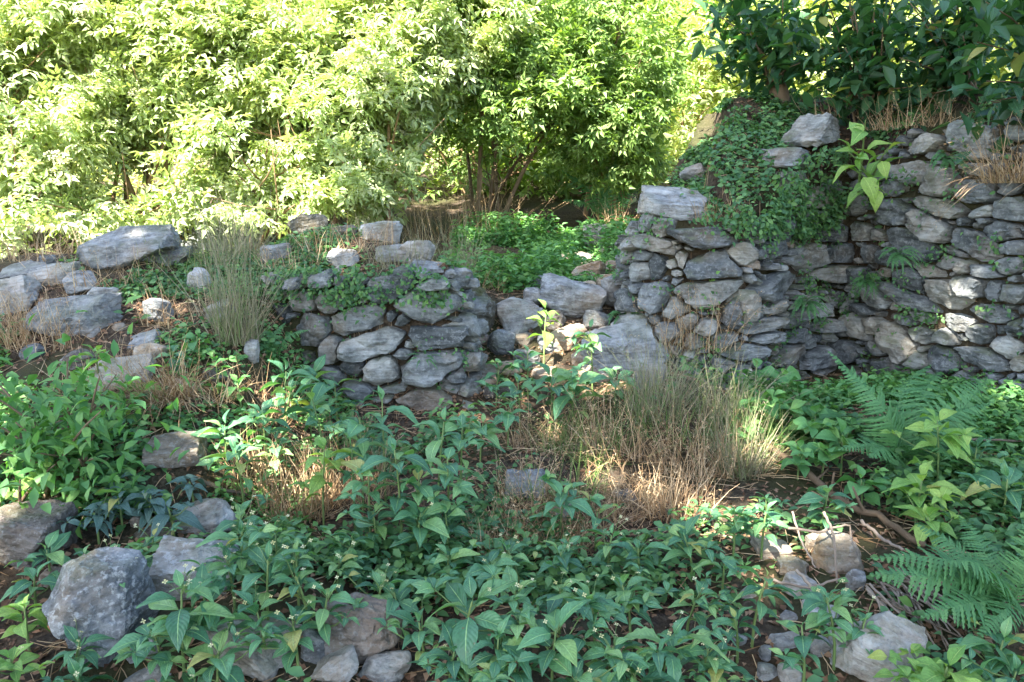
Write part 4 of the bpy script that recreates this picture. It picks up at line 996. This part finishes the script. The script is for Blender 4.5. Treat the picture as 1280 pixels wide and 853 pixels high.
def cover(name, label, pts, size, lift, mat, rng, tpl=(LV, LQ, LT), flat=0.6, cat='ground cover'):
    n = len(pts); z = height(pts[:, 0], pts[:, 1]); N = gslope(pts[:, 0], pts[:, 1]); N /= np.linalg.norm(N, axis=1, keepdims=True)
    pos = np.stack([pts[:, 0], pts[:, 1], z], 1) + N * rng.uniform(0.005, 1, n)[:, None] ** 1.5 * (lift if np.isscalar(lift) else lift[:, None])
    a = rng.uniform(0, 2 * np.pi, n); D = np.stack([np.cos(a), np.sin(a), rng.normal(0, 0.35, n)], 1)
    U = N * 1.0 + rng.normal(0, flat, (n, 3)) * 0.5
    V, Q, T, r = scatter(*tpl, pos, frames(D, U), rng.uniform(0.6, 1.3, n) * size, rng.random(n))
    o = link(name, np_mesh(name, V, Q, T, rnd=r, mat=mat, smooth_shade=True), kind='stuff'); o['label'] = label; o['category'] = cat; return o

rng = np.random.default_rng(41)
def spread(n, x0, x1, y0, y1, thr=-0.1, fr=1.6, s=3):
    p = np.stack([rng.uniform(x0, x1, n), rng.uniform(y0, y1, n)], 1)
    k = fbm(np.stack([p[:, 0] * fr, p[:, 1] * fr, 0 * p[:, 0]], 1), 3, s); return p[k > thr]
p = clear_rocks(spread(80000, -3.2, 3.6, 1.6, 4.9, 0.08))
# thinner on the left slope, in the dry grass and on the rubble of the right foreground
dens = np.ones(len(p)); x, y = p[:, 0], p[:, 1]
dens *= 1 - 0.98 * np.exp(-(((x - 0.5) / 0.95) ** 2 + ((y - 4.3) / 0.75) ** 2) ** 2)
dens *= 1 - 0.92 * np.exp(-(((x - 1.05) / 0.5) ** 2 + ((y - 2.75) / 0.65) ** 2) ** 2)
dens *= 1 - 0.85 * np.exp(-(((x + 1.75) / 0.8) ** 2 + ((y - 4.4) / 0.8) ** 2) ** 2)
p = p[rng.random(len(p)) < dens]
cover('ground_cover', 'low green ground cover leaves over the foreground soil', p, 0.05, 0.14, M['cover'], rng)
p = clear_rocks(spread(26000, 1.35, 3.4, 3.2, 5.6, -0.1, 1.8, 5))
cover('ground_cover', 'bright leafy undergrowth below the tall wall', p, 0.048, 0.16, M['nettle'], rng)
p = spread(26000, 0.85, 3.6, 5.5, 8.2, -0.2, 2.2, 8); zz = height(p[:, 0], p[:, 1]); p = p[(zz > 1.25)]
cover('ground_cover', 'creeping green leaves draped over the mound of the tall wall', p, 0.048, 0.06, M['cover'], rng)
p = spread(22000, -2.6, -0.25, 4.95, 6.4, -0.2, 2.2, 12); zz = height(p[:, 0], p[:, 1]); p = clear_rocks(p[zz > 0.95], 0.9, 0.0)
cover('ground_cover', 'strawberry leaves creeping over the top of the low wall', p, 0.04, 0.06, M['cover'], rng)
p = clear_rocks(spread(14000, -3.4, -1.0, 3.4, 5.6, 0.0, 2.2, 13))
cover('ground_cover', 'scattered strawberry leaves on the slope below the largest slab', p, 0.04, 0.05, M['nettle'], rng)
p = spread(26000, -0.6, 1.3, 6.3, 9.2, -0.6, 1.5, 15)
cover('nettle_patch', 'dense green nettle patch on the ground behind the breach', p, 0.065, 0.08 + 0.22 * np.clip(fbm(np.column_stack([p * 2.2, p[:, :1] * 0]), 3, 4) + 0.4, 0, 1), M['nettle'], rng, (NV, NQ, NT), flat=1.0)
p = spread(20000, -3.2, 3.4, 1.8, 5.4, -0.6, 1.5, 17)
cover('leaf_litter', 'brown dead leaves scattered on the soil', p, 0.035, 0.012, M['litter'], rng, (DV * np.array([1.5, 1, 1.5]), [], DT), flat=0.4)
p = spread(8000, -2.0, 3.4, 5.0, 7.6, -0.5, 1.5, 18)
cover('leaf_litter', 'dry brown litter on the wall tops', p, 0.03, 0.012, M['litter'], rng, (DV * np.array([1.5, 1, 1.5]), [], DT), flat=0.5)
p = spread(40000, -9, 14, 8, 22, -0.5, 0.7, 19); p = p[~((np.abs(p[:, 0]) < 1.7) & (p[:, 1] < 12))]
cover('meadow_weeds', 'sunlit weeds and grass on the hillside behind', p, 0.13, 0.55, M['wood'], rng, (DV, [], DT), flat=1.4)

def joint_growth(name, label, pl, zr, ur, clusters, mat, size, rg):
    seg = np.linalg.norm(np.diff(pl, axis=0), axis=1); U0 = np.concatenate([[0], np.cumsum(seg)]); Ps, Ns = [], []
    for _ in range(clusters):
        u, z = rg.uniform(*ur) * U0[-1], rg.uniform(*zr); n = int(rg.integers(14, 46))
        uu = np.clip(u + rg.normal(0, 0.06, n), 0.01, U0[-1] - 0.01); zz = z + rg.normal(0, 0.03, n) - 0.04 * np.abs(rg.normal(0, 1, n))
        i = np.clip(np.searchsorted(U0, uu) - 1, 0, len(seg) - 1); f = ((uu - U0[i]) / seg[i])[:, None]; b = pl[i] + (pl[i + 1] - pl[i]) * f
        tg = (pl[i + 1] - pl[i]) / seg[i][:, None]; out = np.stack([tg[:, 1], -tg[:, 0]], 1); b = b + out * rg.uniform(-0.02, 0.06, n)[:, None]
        k = zz < height(b[:, 0] - out[:, 0] * .3, b[:, 1] - out[:, 1] * .3)
        Ps.append(np.column_stack([b, zz])[k]); Ns.append(np.column_stack([out, 0 * zz])[k])
    pos, N = np.concatenate(Ps), np.concatenate(Ns); n = len(pos)
    D = N * 0.5 + rg.normal(0, 0.6, (n, 3)) + np.array([0, 0, -0.3]); U = N * 0.6 + np.array([0, 0, 0.6]) + rg.normal(0, 0.4, (n, 3))
    V, Q, T, r = scatter(LV, LQ, LT, pos, frames(D, U), rg.uniform(0.5, 1.2, n) * size, rg.random(n))
    o = link(name, np_mesh(name, V, Q, T, rnd=r, mat=mat, smooth_shade=True), kind='stuff'); o['label'] = label; o['category'] = 'ground cover'
_rg = np.random.default_rng(77)
joint_growth('wall_growth', 'moss and small herbs in the joints of the tall wall', RWALL, (0.4, 2.0), (0.1, 0.84), 95, M['cover'], 0.035, _rg)
joint_growth('wall_growth', 'green creeper hanging from the mound over the front of the tall wall', RWALL, (1.38, 2.0), (0.26, 0.5), 110, M['cover'], 0.045, _rg)
joint_growth('wall_growth', 'strawberry creeper hanging over the top of the low wall', LWALL, (0.98, 1.32), (0.12, 0.55), 60, M['cover'], 0.04, _rg)
joint_growth('wall_growth', 'moss and small herbs in the joints of the low wall', LWALL, (0.4, 1.25), (0.1, 0.75), 16, M['cover'], 0.03, _rg)

mb = MB()      # dry strands lying over the soil
for _ in range(3200):
    x, y = rng.uniform(-3.2, 3.0), rng.uniform(1.9, 6.3); a = rng.uniform(0, 6.28); L = rng.uniform(0.05, 0.2); q = []
    for t in (-0.5, 0, 0.5):
        xx, yy = x + math.cos(a) * L * t, y + math.sin(a) * L * t; q.append((xx, yy))
    zz = height(np.array([i[0] for i in q]), np.array([i[1] for i in q])) + 0.008 + rng.uniform(0, 0.015)
    V, Q, T = tube([(q[i][0], q[i][1], zz[i]) for i in range(3)], [0.0018, 0.002, 0.0012], 3); mb.add(V, Q, T, rng.random())
o = link('dry_strands', mb.mesh('dry_strands', M['straw']), kind='stuff'); o['label'] = 'dry grass strands and stalks lying over the soil'; o['category'] = 'litter'

# ------------------------------------------------------------------ fallen branches and twigs
def branch(label, pix, r0, r1, name='fallen_branch', lift=0.03, mat='dead_wood', twigs=0, ys=None):
    pts = []
    for i, (px, py) in enumerate(pix):
        if ys: q = P(px, py, ys[i])
        else: q = hit(px, py); q.z += lift
        pts.append(q)
    cur = []
    n = 14
    for k in range(n):
        t = k / (n - 1) * (len(pts) - 1); i = min(int(t), len(pts) - 2); q = pts[i].lerp(pts[i + 1], t - i)
        cur.append(q + Vector((random.gauss(0, 1), random.gauss(0, 1), random.gauss(0, 1))) * r0 * 0.35)
    base = cur[0].copy(); mb = MB(); V, Q, T = tube([c - base for c in cur], np.linspace(r0, r1, n), 8); mb.add(V, Q, T, 0.1)
    for _ in range(twigs):
        k = random.randrange(3, n - 1); d = Vector((random.gauss(0, 1), random.gauss(0, 1), abs(random.gauss(0, 1)))).normalized()
        V, Q, T = tube([cur[k] - base, cur[k] - base + d * 0.06, cur[k] - base + d * 0.13 + Vector((0, 0, .02))], [r1 * .6, r1 * .45, r1 * .3], 5); mb.add(V, Q, T, 0.3)
    return thing(name, label, 'branch', base, None, mb.mesh('branch', M[mat], True))
branch('thick fallen branch slanting across the ground below the ferns', [(962,572),(1010,608),(1060,645),(1105,665),(1150,695)], 0.019, 0.015, twigs=3, lift=0.05, mat='bark')
branch('upright bare twig standing before the largest tan rock', [(1030,640),(1042,665),(1047,740)], 0.006, 0.004, 'twig', ys=[3.0, 2.95, 2.9])
branch('forked bare twig over the largest tan rock', [(985,660),(1025,665),(1062,655),(1066,690)], 0.006, 0.004, 'twig', ys=[3.05, 3.0, 3.05, 3.0])
branch('thin twig curving left of the tan rocks', [(990,640),(1000,675),(1020,710)], 0.005, 0.003, 'twig', ys=[3.1, 3.0, 2.95])
branch('long twig lying from the tan rock to the stick pile', [(1075,670),(1100,690),(1126,710)], 0.008, 0.006, 'twig', lift=0.06)
branch('twig crossing the low grey stone', [(960,725),(1010,735),(1055,722)], 0.006, 0.004, 'twig', ys=[2.85, 2.8, 2.8])
branch('twig slanting down in front of the low grey stone', [(995,712),(1020,740),(1035,755)], 0.007, 0.005, 'twig', ys=[2.75, 2.7, 2.65])
branch('grey stick leaning over the breach slab', [(800,420),(822,440),(845,462)], 0.014, 0.010, 'stick', lift=0.10)
branch('thin dark branch lying across the soil left of the thicket', [(248,612),(280,622),(310,628)], 0.012, 0.007, 'stick', lift=0.03)
branch('thin pale stick lying at the foot of the tall wall right end', [(1170,570),(1225,572),(1282,574)], 0.007, 0.006, 'stick', lift=0.1)
for k in range(34):
    t = k / 33; px0 = 1080 + 70 * t + random.gauss(0, 8); py0 = 742 + 8 * t + random.gauss(0, 10)
    px1 = px0 + 55 + random.gauss(0, 22); py1 = py0 + 55 + random.gauss(0, 16)
    branch('dry stalk in the stick pile below the large arching fern', [(px0, py0), ((px0 + px1) / 2, (py0 + py1) / 2), (px1, py1)], 0.005, 0.003, 'dry_stalk', lift=0.015 + 0.05 * random.random())['group'] = 'stick pile'

# ------------------------------------------------------------------ elder bushes and trees beyond
def compound():
    """elder leaf: two pairs of leaflets and one at the end"""
    V, Q, T = [], [], []; n = 0
    for (px_, py_, a, s) in ((0, .30, 68, .42), (0, .30, -68, .42), (0, .58, 58, .48), (0, .58, -58, .48), (0, .68, 0, .55)):
        c, sn = math.cos(R(a)), math.sin(R(a)); v = DV * s
        w_ = np.stack([v[:, 0] * c - v[:, 1] * sn, v[:, 0] * sn + v[:, 1] * c + py_, v[:, 2] - 0.25 * abs(v[:, 1]) * (abs(a) > 0) - 0.12 * py_], 1)
        V.append(w_); T.append(DT + n); n += len(v)
    return np.concatenate(V), [], np.concatenate(T)
CV, CQ, CT = compound()

def umbel_mesh(seed):
    r = np.random.default_rng(seed); n = 90; a = r.uniform(0, 6.28, n); q = np.sqrt(r.random(n))
    pos = np.stack([np.cos(a) * q, np.sin(a) * q, 0.25 * (1 - q * q) + r.normal(0, 0.05, n)], 1)
    D = r.normal(0, 1, (n, 3)); V, Q, T, k = scatter(np.array([(-.5, -.5, 0), (.5, -.5, 0), (.5, .5, 0), (-.5, .5, 0)]), [(0, 1, 2, 3)], [], pos, frames(D, r.normal(0, 1, (n, 3))), r.uniform(0.08, 0.16, n), r.random(n))
    mb = MB(); mb.add(V, Q, r=k)
    for i in range(7):
        b = Vector((math.cos(i) * .6, math.sin(i) * .6, 0.1)); v, q2, t2 = tube([(0, 0, -0.9), tuple(b)], [.02, .012], 3); mb.add(v, q2, t2, .2)
    return mb.mesh('flower_cluster', M['umbel'])
UMBEL = [umbel_mesh(s) for s in (1, 2, 3)]

def bush(name, label, base, blobs, nleaf, leaf, mat, rng, stems=6, umbels=0, bark='elder_bark', cat='bush', group=None, tpl=None, sr=0.03, shell=(0.45, 1.0), lowcut=None):
    base = Vector((base[0], base[1], hz(base[0], base[1]))); root = thing(name, label, cat, base, group)
    vol = np.array([b[3] * b[4] * b[5] for b in blobs]); cnt = (nleaf * vol ** 0.75 / (vol ** 0.75).sum()).astype(int); Ps, Ds = [], []
    for b, c in zip(blobs, cnt):
        d = rng.normal(0, 1, (c, 3)); d /= np.linalg.norm(d, axis=1, keepdims=True)
        lump = 1 + 0.30 * fbm(d * 2.6 + rng.uniform(0, 50), 3, int(rng.integers(900)))
        r = (rng.uniform(0, 1, c) ** 0.55) * (shell[1] - shell[0]) + shell[0]
        Ps.append(np.array(b[:3]) + d * (r * lump)[:, None] * np.array(b[3:])); Ds.append(d)
    pos = np.concatenate(Ps); d = np.concatenate(Ds)
    # clumps: pull sprays together, leave gaps
    keep = fbm(pos * 1.7, 3, int(rng.integers(900))) > -0.12; pos, d = pos[keep], d[keep]
    keep = pos[:, 2] > height(pos[:, 0], pos[:, 1]) + 0.12; pos, d = pos[keep], d[keep]
    n = len(pos); D = d * np.array([1, 1, 0.3]) + rng.normal(0, 0.55, (n, 3)) + np.array([0, 0, -0.15]); U = d * 0.55 + np.array([0, 0, 0.8]) + rng.normal(0, 0.4, (n, 3))
    tp = tpl or (CV, CQ, CT)
    V, Q, T, r = scatter(*tp, pos - np.array(base), frames(D, U), rng.uniform(0.7, 1.25, n) * leaf, rng.random(n))
    link('crown', np_mesh('crown', V, Q, T, rnd=r, mat=mat, smooth_shade=False), root)
    mb = MB()
    for k in range(stems):
        b = blobs[k % len(blobs)]; e = Vector(b[:3]) - base + Vector((rng.normal(0, .4) * b[3], rng.normal(0, .4) * b[4], rng.uniform(-.1, .5) * b[5]))
        s0 = Vector((rng.normal(0, .18), rng.normal(0, .15), -0.1)); m = s0.lerp(e, 0.5) + Vector((-.15 * e.x, -.15 * e.y, .18 * e.length))
        cur = [s0 * (1 - t) ** 2 + m * 2 * t * (1 - t) + e * t * t for t in np.linspace(0, 1, 8)]
        V, Q, T = tube(cur, np.linspace(sr * rng.uniform(.7, 1.3), sr * .25, 8), 6); mb.add(V, Q, T, rng.random())
        for j in range(4):
            i = int(rng.integers(2, 7)); dd = Vector(rng.normal(0, 1, 3)); dd.z = abs(dd.z); dd.normalize(); L = rng.uniform(.3, .9)
            V, Q, T = tube([cur[i], cur[i] + dd * L * .5, cur[i] + dd * L + Vector((0, 0, .08))], [sr * .35, sr * .22, sr * .1], 5); mb.add(V, Q, T, rng.random())
    link('trunk', mb.mesh('trunk', M[bark], True), root)
    if umbels:
        cand = np.where((d[:, 2] > 0.0) & (d[:, 1] < 0.35))[0]
        for k in rng.choice(cand, min(umbels, len(cand)), replace=False):
            q = Vector(pos[k] + d[k] * 0.05) - base; dn = (Vector(d[k]) * 0.7 + Vector((0, -0.3, 0.8))).normalized()
            link('flower_cluster', UMBEL[int(rng.integers(3))], root, Matrix.Translation(q) @ dn.to_track_quat('Z', 'Y').to_matrix().to_4x4() @ Matrix.Scale(rng.uniform(.06, .11), 4))
    return root

def blobs_px(lst):
    """(px, py, y, rx_px, rz_px, ry_m)"""
    out = []
    for px, py, y, rx, rz, ry in lst:
        c = P(px, py, y); k = y / F_PX; out.append((c.x, c.y, c.z, rx * k, ry, rz * k))
    return out
rng = np.random.default_rng(51)
G = 'elder bushes behind the walls'
bush('elder_bush', 'sunlit elder bush at the left edge reaching down to the bank', (-5.2, 7.8), blobs_px([(20,120,8.2,110,110,1.0),(30,260,7.6,80,70,.7),(-90,150,8.2,120,150,1.0),(90,60,8.6,90,80,.9),(10,20,8.6,100,80,.9),(60,200,7.9,60,60,.6),(40,310,7.2,80,40,.5),(-40,300,7.2,80,50,.5)]), 13000, 0.19, M['elder'], rng, 6, 40, group=G)
bush('elder_bush', 'sunlit elder bush with bare leaning stems behind the largest slab', (-3.9, 8.6), blobs_px([(150,110,9.0,110,70,1.0),(230,60,9.0,110,90,1.0),(130,20,9.2,120,80,1.0),(250,140,8.7,60,50,.7),(160,170,8.8,50,30,.6),(110,262,7.8,50,26,.4),(215,255,8.0,40,24,.4)]), 11500, 0.19, M['elder'], rng, 9, 40, group=G, sr=0.035)
bush('elder_bush', 'pale bright elder bush behind the tall grass tufts', (-2.4, 8.4), blobs_px([(340,80,8.8,120,100,1.0),(330,190,8.4,100,70,.8),(420,130,8.7,100,100,.9),(300,10,9.2,130,80,1.0),(280,235,8.1,60,40,.5),(350,250,7.8,60,26,.4)]), 13000, 0.19, M['elder'], rng, 7, 34, group=G)
bush('elder_bush', 'bright elder bush drooping over the low wall crest', (-1.5, 8.6), blobs_px([(460,170,8.4,70,90,.8),(480,60,8.9,100,100,.9),(450,230,8.1,55,35,.5),(540,30,9.2,100,80,.9)]), 10000, 0.19, M['elder'], rng, 6, 24, group=G)
bush('elder_bush', 'shade-darkened elder bush over the shaded thicket behind the breach', (-0.35, 10.2), blobs_px([(600,90,9.8,90,80,.9),(680,60,9.8,110,90,1.0),(640,145,9.4,90,45,.8),(720,140,9.4,80,50,.8),(590,20,10,100,60,1.0),(760,90,9.8,80,80,.9)]), 12000, 0.19, M['shaded_elder'], rng, 6, 26, group=G, bark='bark')
bush('elder_bush', 'green elder bush beside the sunny meadow right of the breach', (1.3, 10.8), blobs_px([(770,120,10.2,56,80,.9),(775,40,10.6,60,80,.9),(760,190,9.9,48,40,.7),(800,200,10.0,24,24,.5)]), 7000, 0.19, M['shaded_elder'], rng, 8, 14, group=G)
bush('elder_bush', 'shaded elder bush deep in the thicket behind', (-0.6, 12.3), blobs_px([(560,200,12.2,120,70,1.0),(680,210,12.4,120,60,1.0),(640,100,12.6,200,120,1.2)]), 4200, 0.32, M['shaded_elder'], rng, 8, 0, group=G)
bush('far_tree', 'sunlit bush far up the slope seen left of the mound shrub', (3.2, 15.5), blobs_px([(900,60,15.5,90,90,1.5),(960,30,15,90,90,1.5),(880,150,14,60,40,1.0)]), 4200, 0.32, M['wood'], rng, 6, 0, cat='tree', group='sunlit trees up the slope')
bush('far_tree', 'sunlit bush up the slope seen through the mound shrubs', (6.6, 14.0), blobs_px([(1060,60,14,110,90,1.4),(1160,70,13.5,110,90,1.4)]), 3600, 0.32, M['wood'], rng, 6, 0, cat='tree', group='sunlit trees up the slope')
bush('far_tree', 'sunlit bush up the slope behind the top right corner shrub', (9.0, 12.8), blobs_px([(1280,60,12.8,110,100,1.3),(1360,60,12.5,110,100,1.3)]), 2600, 0.32, M['wood'], rng, 5, 0, cat='tree', group='sunlit trees up the slope')
# a wood behind everything that reads as one mass
n = 14000; x = rng.uniform(-22, 26, n); y = rng.uniform(15, 24, n); z = height(x, y) + rng.uniform(0, 1, n) ** 1.0 * (6.0 + 2 * fbm(np.stack([x * .3, y * .3, 0 * x], 1), 2, 3))
pos = np.stack([x, y, z], 1); D = rng.normal(0, 1, (n, 3)); U = np.array([0, -0.3, 1]) + rng.normal(0, .5, (n, 3))
V, Q, T, r = scatter(CV, CQ, CT, pos, frames(D, U), rng.uniform(.5, .9, n), rng.random(n))
o = link('far_wood', np_mesh('far_wood', V, Q, T, rnd=r, mat=M['wood']), kind='stuff'); o['label'] = 'far-off sunlit wood behind the bushes'; o['category'] = 'wood'

# ------------------------------------------------------------------ tall trees beside and behind the viewer, whose crowns shade the ruin
def shade_tree(label, base, height_, blobs, n, rng):
    base = Vector((base[0], base[1], hz(*base))); root = thing('tall_tree', label, 'tree', base, 'tall trees shading the ruin')
    mb = MB(); V, Q, T = tube([(0, 0, -.3), (.1, 0, height_ * .3), (0, .1, height_ * .6), (.1, .2, height_ * .9)], [.34, .26, .2, .08], 12); mb.add(V, Q, T, .1)
    for b in blobs:
        e = Vector(b[:3]) - base; s0 = Vector((0, 0, min(height_ * .5, e.z * .7))); V, Q, T = tube([s0, s0.lerp(e, .5) + Vector((0, 0, .4)), e], [.13, .08, .03], 7); mb.add(V, Q, T, .3)
    link('trunk', mb.mesh('trunk', M['bark'], True), root)
    vol = np.array([b[3] * b[4] * b[5] for b in blobs]); Ps = []
    for b, c in zip(blobs, (n * vol / vol.sum()).astype(int)):
        d = rng.normal(0, 1, (c, 3)); d /= np.linalg.norm(d, axis=1, keepdims=True)
        Ps.append(np.array(b[:3]) + d * (rng.random(c) ** (1 / 2.4))[:, None] * np.array(b[3:]))
    pos = np.concatenate(Ps)
    for (gx_, gy_, gz_, gr) in GAPS:      # leaves cut away along the sun's direction to shape sun patches below
        d = pos - np.array([gx_, gy_, gz_]); sd = np.array(SUN_DIR); pr = d - (d @ sd)[:, None] * sd
        pos = pos[np.linalg.norm(pr, axis=1) > gr]; 
    m = len(pos)
    V, Q, T, r = scatter(DV * np.array([1.4, 1, 1]), [], DT, pos - np.array(base), frames(rng.normal(0, 1, (m, 3)), np.array([0, 0, .7]) + rng.normal(0, .6, (m, 3))), rng.uniform(.24, .38, m), rng.random(m))
    link('crown', np_mesh('crown', V, Q, T, rnd=r, mat=M['canopy']), root)
S = SUN_DIR
GAPS = [(*hit(px, py), r_) for px, py, r_ in ((726, 332, .38), (708, 424, .29), (978, 706, .27), (672, 462, .29), (30, 665, .30), (800, 250, .34), (150, 285, .34), (300, 290, .34), (440, 290, .3))]
def over(x, y, z, hgt):     # the point of the crown layer whose shadow falls on (x, y, z)
    t = (hgt - z) / S.z; return (x + S.x * t, y + S.y * t, hgt)
rng = np.random.default_rng(61)
def crown(targets, hgt, r=(1.7, 1.5, 1.1)): return [(*over(x, y, .8, hgt + rng.uniform(-.5, .5)), *r) for x, y in targets]
_gg = np.random.default_rng(99); GAPS += [(_gg.uniform(-3, 3.2), _gg.uniform(2.2, 6.2), .4, _gg.uniform(.2, .27)) for _ in range(26)]
shade_tree('tall tree behind the viewer to the left', (-6.5, -4.5), 10, crown([(-5.5, 4.2), (-4, 5.2), (-3.8, 3.2), (-2.4, 4.8), (-2.2, 2.6), (-5.5, 2.2), (-4, 1.0)], 9.0), 9000, rng)
shade_tree('tall tree close behind the viewer', (-2.8, -4.8), 10, crown([(-.8, 5.2), (-.6, 3.4), (.9, 4.8), (1.0, 2.8), (-.8, 1.4), (1.0, 1.0), (2.4, 3.6)], 9.4), 9000, rng)
shade_tree('tall tree behind the viewer to the right', (1.8, -3.8), 10, crown([(2.4, 5.8), (3.8, 5.0), (3.6, 6.9), (2.6, 7.2), (4.6, 3.4), (2.6, 1.8), (5.2, 6.2), (4.6, 7.4), (1.4, 6.4), (0.4, 7.2), (0.5, 7.8)], 9.0), 12500, rng)
